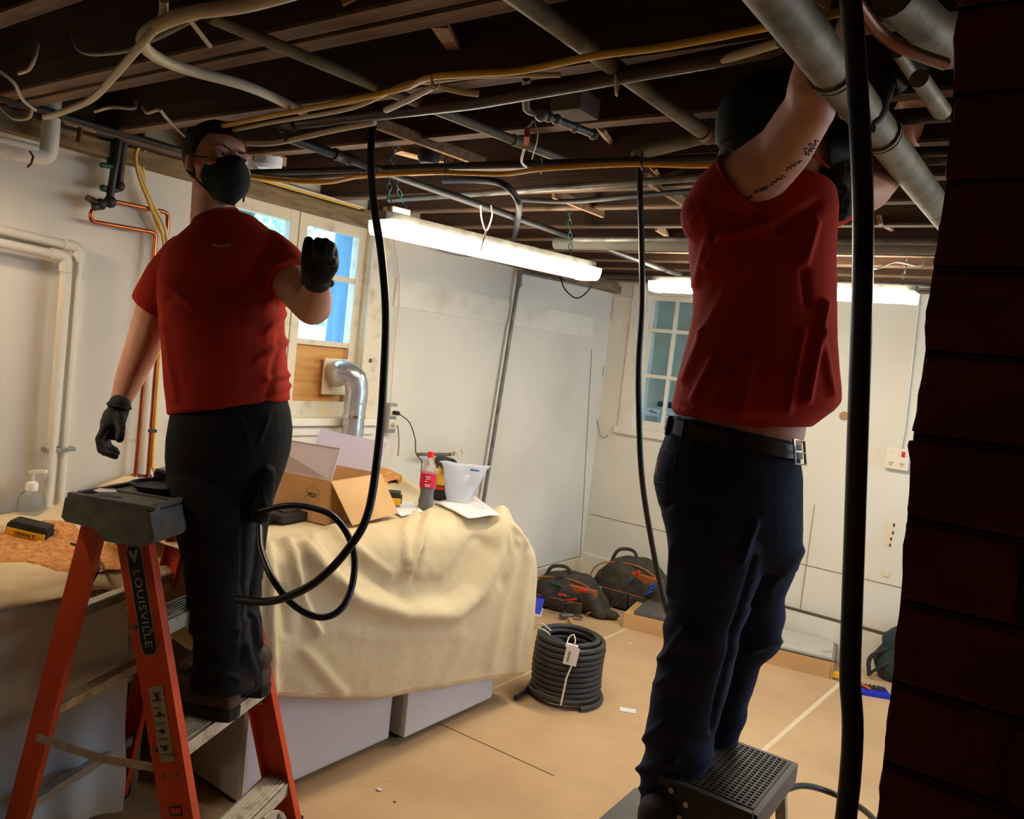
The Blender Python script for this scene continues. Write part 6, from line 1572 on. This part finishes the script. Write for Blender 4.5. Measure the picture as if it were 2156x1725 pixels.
# near arm
n0, n1, n2 = P(1572, 388, 1.56), P(1648, 318, 1.47), P(1706, 225, 1.38)
mb.chain([n0, n1, n2], [.066, .052, .045]); mb.chain([n2, P(1712, 180, 1.35), P(1724, 120, 1.33), P(1745, 60, 1.31)], [.044, .042, .036, .027])
# far arm
f0, f1, f2 = P(1735, 405, 1.72), P(1822, 392, 1.82), P(1884, 333, 1.92)
mb.chain([f0, f1, f2], [.060, .060, .050]); mb.chain([f2, P(1900, 278, 1.88), P(1925, 215, 1.80)], [.048, .044, .032])
# hands: palm, four fingers curled over the pipe, thumb
def hand(mb, wrist, palm, dirf, side, s=1.0):
    """palm centre, finger direction, side vector towards the thumb"""
    mb.rcone(wrist, palm, .028 * s, .030 * s); nrm = dirf.cross(side).normalized()
    mb.ell(palm, [side * .040 * s, dirf * .045 * s, nrm * .016 * s])
    for k in range(4):
        b = palm + dirf * .036 * s + side * (.028 - .0185 * k) * s; L = (.036, .042, .038, .030)[k] * s
        c1 = b + (dirf * .9 + nrm * .35).normalized() * L; c2 = c1 + (dirf * .2 + nrm * 1.0).normalized() * L * .75; c3 = c2 + (-dirf * .6 + nrm * .7).normalized() * L * .6
        mb.chain([b, c1, c2, c3], [.0105 * s, .0098 * s, .009 * s, .008 * s], n=10)
    b = palm - dirf * .015 * s + side * .034 * s; c1 = b + (side * .8 + dirf * .4 + nrm * .3).normalized() * .036 * s; c2 = c1 + (dirf * .7 + nrm * .6).normalized() * .028 * s
    mb.chain([b, c1, c2], [.0135 * s, .0115 * s, .0095 * s], n=10)
hand(mb, P(1745, 60, 1.31), P(1752, 15, 1.29), (-CD + CR * .2).normalized(), (CF * .3 - CR).normalized())
hand(mb, P(1925, 215, 1.80), P(1942, 170, 1.76), (-CD + CR * .1 - CF * .2).normalized(), (-CR).normalized())
mb.chain([PB(1510, 985, 1.89), PB(1495, 1250, 1.86), PB(1430, 1600, 1.90)], [.06, .045, .032]); mb.chain([PB(1590, 1000, 1.95), PB(1590, 1250, 1.99), PB(1530, 1480, 2.06)], [.06, .045, .032])
def sk(p, n): return .0007 * noise.noise(p * 110)
bod = blob(mb, 'body', MAT['skin'], B_, .0055, 5, sk)
# tattoo lettering along the underside of the near arm
def tattoo(a, b, wd, txt_h, wavy, n=30, seed=1):
    r_ = random.Random(seed); mb = MB(); pts = []
    for k in range(n):
        t = k / (n - 1); x = a[0] + (b[0] - a[0]) * t; yy = a[1] + (b[1] - a[1]) * t
        px_ = -(b[1] - a[1]); py_ = b[0] - a[0]; L = math.hypot(px_, py_); o_ = wavy * math.sin(t * wd * 6.28 + r_.random()) * (0.6 + .8 * r_.random())
        pts.append((x + px_ / L * o_, yy + py_ / L * o_))
    return pts
from mathutils.bvhtree import BVHTree
bmt = bmesh.new(); bmt.from_mesh(bod.data); bvh = BVHTree.FromBMesh(bmt); bmt.free()
loc = base_of(B_)
def stamp(pts, r):
    out = []
    for (x, yy) in pts:
        o_ = CPOS - loc; h = bvh.ray_cast(o_, ray(x, yy).normalized())
        if h[0] is not None: out.append(h[0] + loc + h[1] * .0004)
    return out
tt = MB(); got = 0
for (a, b, wd, wv, sd_) in (((1553, 424), (1583, 414), 4, 3.2, 1), ((1587, 405), (1618, 393), 5, 3.2, 2), ((1622, 389), (1652, 370), 3, 2.4, 3), ((1655, 358), (1688, 338), 4, 3.0, 4), ((1692, 322), (1722, 296), 3, 5.5, 5), ((1700, 325), (1716, 305), 3, 3.5, 6)):
    pp = stamp(tattoo(a, b, wd, 0, wv, seed=sd_), .001)
    if len(pp) > 4: tt.tube(pp, .0011, 5); got += 1
if got: tt.build('arm_tattoo', MAT['ink'], bod, 'dark script tattoo along the underside of the upper arm')
# cap, mask, beard
hair_cap(B_, V2h, A2h, 'beard_dark', name='hair', front=.07, back=-.06, k=1.03)
R3, F3, U3 = [q.normalized() for q in A2h(1, 1, 1)]
mb = MB().ell(V2h(0, -.018, .044), [q * 1.08 for q in A2h(.078, .098, .088)], 40, 30)
dele = [v for v in mb.bm.verts if (v.co - rh).dot(U3) < .040 ]
bmesh.ops.delete(mb.bm, geom=dele, context='VERTS')
me = bpy.data.meshes.new('c'); mb.bm.to_mesh(me); mb.bm.free()
me = evaluated(me, [('SOLIDIFY', dict(thickness=.006, offset=1.0))]); displace(me, lambda p, n: .003 * noise.noise(p * 25))
cp = link_mesh('cap', me, [MAT['cap_cloth']], B_)
# visor worn backwards
G = []
for i in range(9):
    row = []
    for k in range(15):
        a = (k / 14 * 2 - 1) * 1.0; r = .094 + .030 * i / 8 * math.cos(a) ** .6
        row.append(V2h(.9 * r * math.sin(a), -.018 - r * math.cos(a), .046 - .03 * (i / 8) ** 1.2 + .012 * math.cos(a * 1.2)))
    G.append(row)
me = evaluated(MB().grid(G).mesh('v'), [('SOLIDIFY', dict(thickness=.004))]); link_mesh('visor', me, [MAT['cap_cloth']], cp)
mk = []
for i in range(15):
    row = []; v = i / 14; z = -.005 - .135 * v; hw = .062 + .018 * math.sin(math.pi * v) - .024 * v * v
    for k in range(19):
        u = k / 18 * 2 - 1; a = u * 1.15; fy = .106 + .036 * math.sin(math.pi * v) ** .8 * (1 - abs(u) ** 1.6) - .02 * v * v
        row.append(V2h(hw * math.sin(a) * 1.08, fy * (math.cos(a) * .78 + .22) - .010 * u * u, z + .02 * u * u * (2 * v - 1)))
    mk.append(row)
me = evaluated(MB().grid(mk).mesh('m'), [('SOLIDIFY', dict(thickness=.004, offset=0.0)), ('SUBSURF', dict(levels=1, render_levels=1))])
mo = link_mesh('face_mask', me, [MAT['mask_dark']], B_)
MB().tube(cat_rom([V2h(.064, .045, -.02), V2h(.085, .005, .0), V2h(.09, -.03, -.01)], 5), .0028, 6).tube(cat_rom([V2h(.058, .035, -.11), V2h(.082, .0, -.05), V2h(.09, -.03, -.01)], 5), .0028, 6).build('ear_loops', MAT['red_plastic'], mo)
blob(MB().ell(V2h(0, .055, -.125), A2h(.052, .050, .045)).ell(V2h(0, .035, -.175), A2h(.045, .038, .05)).rcone(V2h(0, .03, -.16), PB(1672, 440, 1.875), .04 , .03), 'beard', MAT['beard_dark'], B_, .005, 3, lambda p, n: .004 * noise.noise(p * 90))
# shirt
mb = MB()
rr_ = [(1560, 345, 1700, 372, .075, 1.91), (1520, 372, 1735, 385, .10, 1.91), (1480, 405, 1752, 402, .115, 1.91), (1456, 445, 1756, 440, .128, 1.90), (1449, 495, 1752, 490, .135, 1.90), (1453, 550, 1748, 545, .140, 1.90), (1463, 610, 1750, 610, .142, 1.90), (1464, 660, 1750, 660, .145, 1.90), (1452, 720, 1751, 715, .150, 1.90), (1436, 780, 1756, 775, .155, 1.90), (1422, 830, 1761, 815, .158, 1.90), (1414, 862, 1762, 842, .158, 1.90), (1424, 878, 1745, 862, .150, 1.90)]
mb.loft([ringB(a, b, c_, d_, dp, hd) for a, b, c_, d_, hd, dp in rr_], 34, 2.25)
mb.loft([ringB(1430, 868, 1738, 866, 1.90, .150), ringB(1470, 882, 1700, 896, 1.90, .13)], 30, 2.2)
mb.chain([P(1505, 455, 1.60), P(1532, 425, 1.59), P(1570, 390, 1.56)], [.070, .078, .076], flat=True, n=24)
mb.chain([P(1700, 425, 1.68), P(1735, 412, 1.70), P(1772, 402, 1.70)], [.070, .073, .068], flat=True, n=24)
def folds_r(p, n):
    q = proj(p); d = .005 * noise.noise(Vector((p.x * 8, p.y * 8, p.z * 4)))
    for (a, b, w, am) in (((1465, 600), (1490, 500), 8, .008), ((1490, 560), (1540, 460), 9, .010), ((1480, 700), (1560, 560), 10, .006), ((1440, 800), (1480, 700), 9, .008), ((1460, 840), (1500, 760), 8, .010), ((1500, 870), (1530, 790), 8, .008), ((1560, 880), (1580, 760), 10, .006), ((1700, 840), (1735, 640), 9, .014), ((1660, 860), (1690, 700), 10, .008), ((1690, 560), (1700, 640), 8, -.010), ((1715, 470), (1690, 560), 9, .012), ((1480, 430), (1500, 520), 6, .007), ((1455, 470), (1475, 440), 6, .006), ((1520, 500), (1620, 470), 8, .007), ((1640, 480), (1720, 430), 10, -.010), ((1730, 700), (1752, 830), 7, .008), ((1440, 868), (1620, 900), 3, .004), ((1420, 850), (1600, 888), 3, -.003)):
        m = seg_d(q, a, b)
        if m < 3 * w: d += am * math.exp(-(m / w) ** 2)
    return d
sh2 = blob(mb, 'shirt', MAT['red_shirt'], B_, .006, 4, folds_r)
sm_ = MB(); c0 = P(1570, 390, 1.56); dr_ = (c0 - P(1532, 425, 1.59)).normalized(); u1 = dr_.cross(CF).normalized(); v1 = dr_.cross(u1)
sm_.tube([c0 + (u1 * math.cos(a) + v1 * math.sin(a)) * .0745 for a in [k * 6.2832 / 32 for k in range(32)]], .004, 6, closed=True)
sm_.build('sleeve_hem', MAT['red_shirt'], sh2)
# jeans
mb = MB()
mb.loft([ringB(1414, 872, 1672, 925, 1.90, .128), ringB(1404, 905, 1674, 955, 1.90, .132), ringB(1386, 960, 1682, 1000, 1.90, .138), ringB(1378, 1015, 1684, 1055, 1.90, .142), ringB(1390, 1065, 1685, 1105, 1.90, .138), ringB(1402, 1110, 1684, 1150, 1.90, .125), ringB(1410, 1160, 1675, 1195, 1.90, .11)], 32, 2.3)
mb.loft([ringB(1392, 1060, 1600, 1080, 1.86, .10), ringB(1406, 1120, 1612, 1140, 1.85, .105), ringB(1411, 1190, 1600, 1200, 1.85, .10), ringB(1406, 1260, 1575, 1265, 1.85, .092), ringB(1394, 1320, 1556, 1330, 1.85, .088), ringB(1394, 1370, 1546, 1375, 1.86, .085), ringB(1380, 1420, 1536, 1430, 1.86, .084), ringB(1371, 1480, 1520, 1490, 1.87, .082), ringB(1364, 1540, 1500, 1545, 1.88, .08), ringB(1348, 1600, 1490, 1600, 1.89, .08), ringB(1342, 1650, 1475, 1655, 1.90, .08), ringB(1348, 1690, 1458, 1700, 1.90, .075), ringB(1346, 1745, 1456, 1750, 1.90, .078)], 28, 2.2)
mb.loft([ringB(1500, 1060, 1685, 1100, 1.95, .10), ringB(1520, 1130, 1684, 1155, 1.97, .10), ringB(1520, 1190, 1672, 1205, 1.98, .095), ringB(1520, 1240, 1650, 1250, 1.99, .088), ringB(1515, 1310, 1648, 1315, 2.0, .085), ringB(1510, 1355, 1640, 1355, 2.01, .082), ringB(1500, 1390, 1600, 1392, 2.03, .078), ringB(1490, 1430, 1583, 1435, 2.04, .075), ringB(1480, 1490, 1568, 1500, 2.06, .072), ringB(1465, 1545, 1552, 1550, 2.08, .070), ringB(1440, 1590, 1510, 1590, 2.09, .060)], 28, 2.2)
def folds_j(p, n):
    q = proj(p); d = .006 * noise.noise(Vector((p.x * 7, p.y * 7, p.z * 5)))
    if q[1] > 1280: d += .009 * noise.noise(Vector((p.x * 8, p.y * 8, p.z * 18)))
    for (a, b, w, am) in (((1395, 1390), (1440, 1330), 9, .014), ((1385, 1440), (1440, 1400), 8, .010), ((1360, 1560), (1400, 1520), 8, .010), ((1345, 1620), (1420, 1600), 8, .012), ((1350, 1660), (1430, 1650), 7, .010), ((1690, 1160), (1620, 1240), 10, .006), ((1560, 1180), (1590, 1100), 8, .010), ((1590, 1175), (1545, 1330), 6, -.010), ((1545, 1330), (1500, 1540), 6, -.010), ((1640, 1350), (1580, 1370), 7, .010), ((1400, 1070), (1440, 1020), 8, -.008), ((1420, 1150), (1410, 1250), 7, .008)):
        m = seg_d(q, a, b)
        if m < 3 * w: d += am * math.exp(-(m / w) ** 2)
    return d
je = blob(mb, 'jeans', MAT['navy_jeans'], B_, .006, 4, folds_j)
# belt follows the waist
br0, br1 = ringB(1409, 880, 1676, 934, 1.90, .136), ringB(1403, 908, 1678, 962, 1.90, .140)
mb = MB(); N = 60; VV = []
def sup(rg, a, k_): 
    ca, sa = math.cos(a), math.sin(a); e = 2 / 2.3
    return rg[0] + rg[1] * k_ * math.copysign(abs(ca) ** e, ca) + rg[2] * k_ * math.copysign(abs(sa) ** e, sa)
quad = []
for k in range(N):
    a = 2 * math.pi * k / N
    quad.append([mb.bm.verts.new(sup(br0, a, 1.02)), mb.bm.verts.new(sup(br1, a, 1.02)), mb.bm.verts.new(sup(br1, a, .99)), mb.bm.verts.new(sup(br0, a, .99))])
for k in range(N):
    A0, B0 = quad[k], quad[(k + 1) % N]
    for j_ in range(4): mb._f([A0[j_], B0[j_], B0[(j_ + 1) % 4], A0[(j_ + 1) % 4]])
belt = mb.build('belt', MAT['leather_black'], B_, smooth=True)
# buckle: at angle facing camera-right front
ang = -math.acos(max(-1, min(1, (1640 - 1542) / 136.0)))
pb_ = (sup(br0, ang, 1.03) + sup(br1, ang, 1.03)) / 2; tg_ = (sup(br0, ang + .06, 1.03) - sup(br0, ang - .06, 1.03)).normalized(); tg_ = tg_ if tg_.dot(CR) > 0 else -tg_
dn = (sup(br1, ang, 1.03) - sup(br0, ang, 1.03)).normalized()
nn = tg_.cross(dn).normalized(); nn = nn if nn.dot(CF) < 0 else -nn
bk_ = MB()
c = pb_ + nn * .006; hw_, hh_ = .021, .024
bk_.tube([c - tg_ * hw_ - dn * hh_, c + tg_ * hw_ - dn * hh_, c + tg_ * hw_ + dn * hh_, c - tg_ * hw_ + dn * hh_], .0028, 8, closed=True).tube([c - tg_ * hw_, c + tg_ * hw_ * .9], .0022, 8)
bk_.build('buckle', MAT['chrome'], belt)
for xa in (-2.95, -1.9, -2.5):
    a0_, a1_ = sup(br0, xa, 1.04), sup(br1, xa, 1.04); e_ = (a1_ - a0_).normalized()
    MB().bar(a0_ - e_ * .006, a1_ + e_ * .006, .010, .004, CF).build('belt_loop', MAT['navy_jeans'], je)
# back pocket patch
MB().box(PB(1384, 985, 1.84), (.003, .016, .026), Matrix.Rotation(.5, 3, 'Z')).build('pocket_patch', MAT['cardboard'], je, smooth=False)
# stitched seams on jeans
bmt = bmesh.new(); bmt.from_mesh(je.data); bvh = BVHTree.FromBMesh(bmt); bmt.free()
sm_ = MB()
for ln in ([(1456, 905), (1452, 1000), (1447, 1100), (1450, 1200)], [(1390, 945), (1425, 955)], [(1425, 955), (1415, 1010), (1412, 1060)], [(1380, 1015), (1412, 1020)], [(1505, 990), (1490, 1020), (1462, 1045)]):
    dense = []
    for a, b in zip(ln[:-1], ln[1:]):
        for k in range(8): dense.append((a[0] + (b[0] - a[0]) * k / 8, a[1] + (b[1] - a[1]) * k / 8))
    pp = stamp(dense, 0)
    if len(pp) > 3: sm_.tube(pp, .0013, 5)
sm_.build('jeans_seams', MAT['backpack'], je)
# shoes on the lower platform
sz = .518
sh1 = on(1352, 1852, 2, sz)
boot(B_, sh1, (CR * .93 + FWD * .3), s=.95, mat_u='shoe_grey', shaft=.09, name='shoe')
boot(B_, sh1 + FWD * .16 + CR * .08, (CR * .93 + FWD * .2), s=.95, mat_u='shoe_grey', shaft=.09, name='shoe')
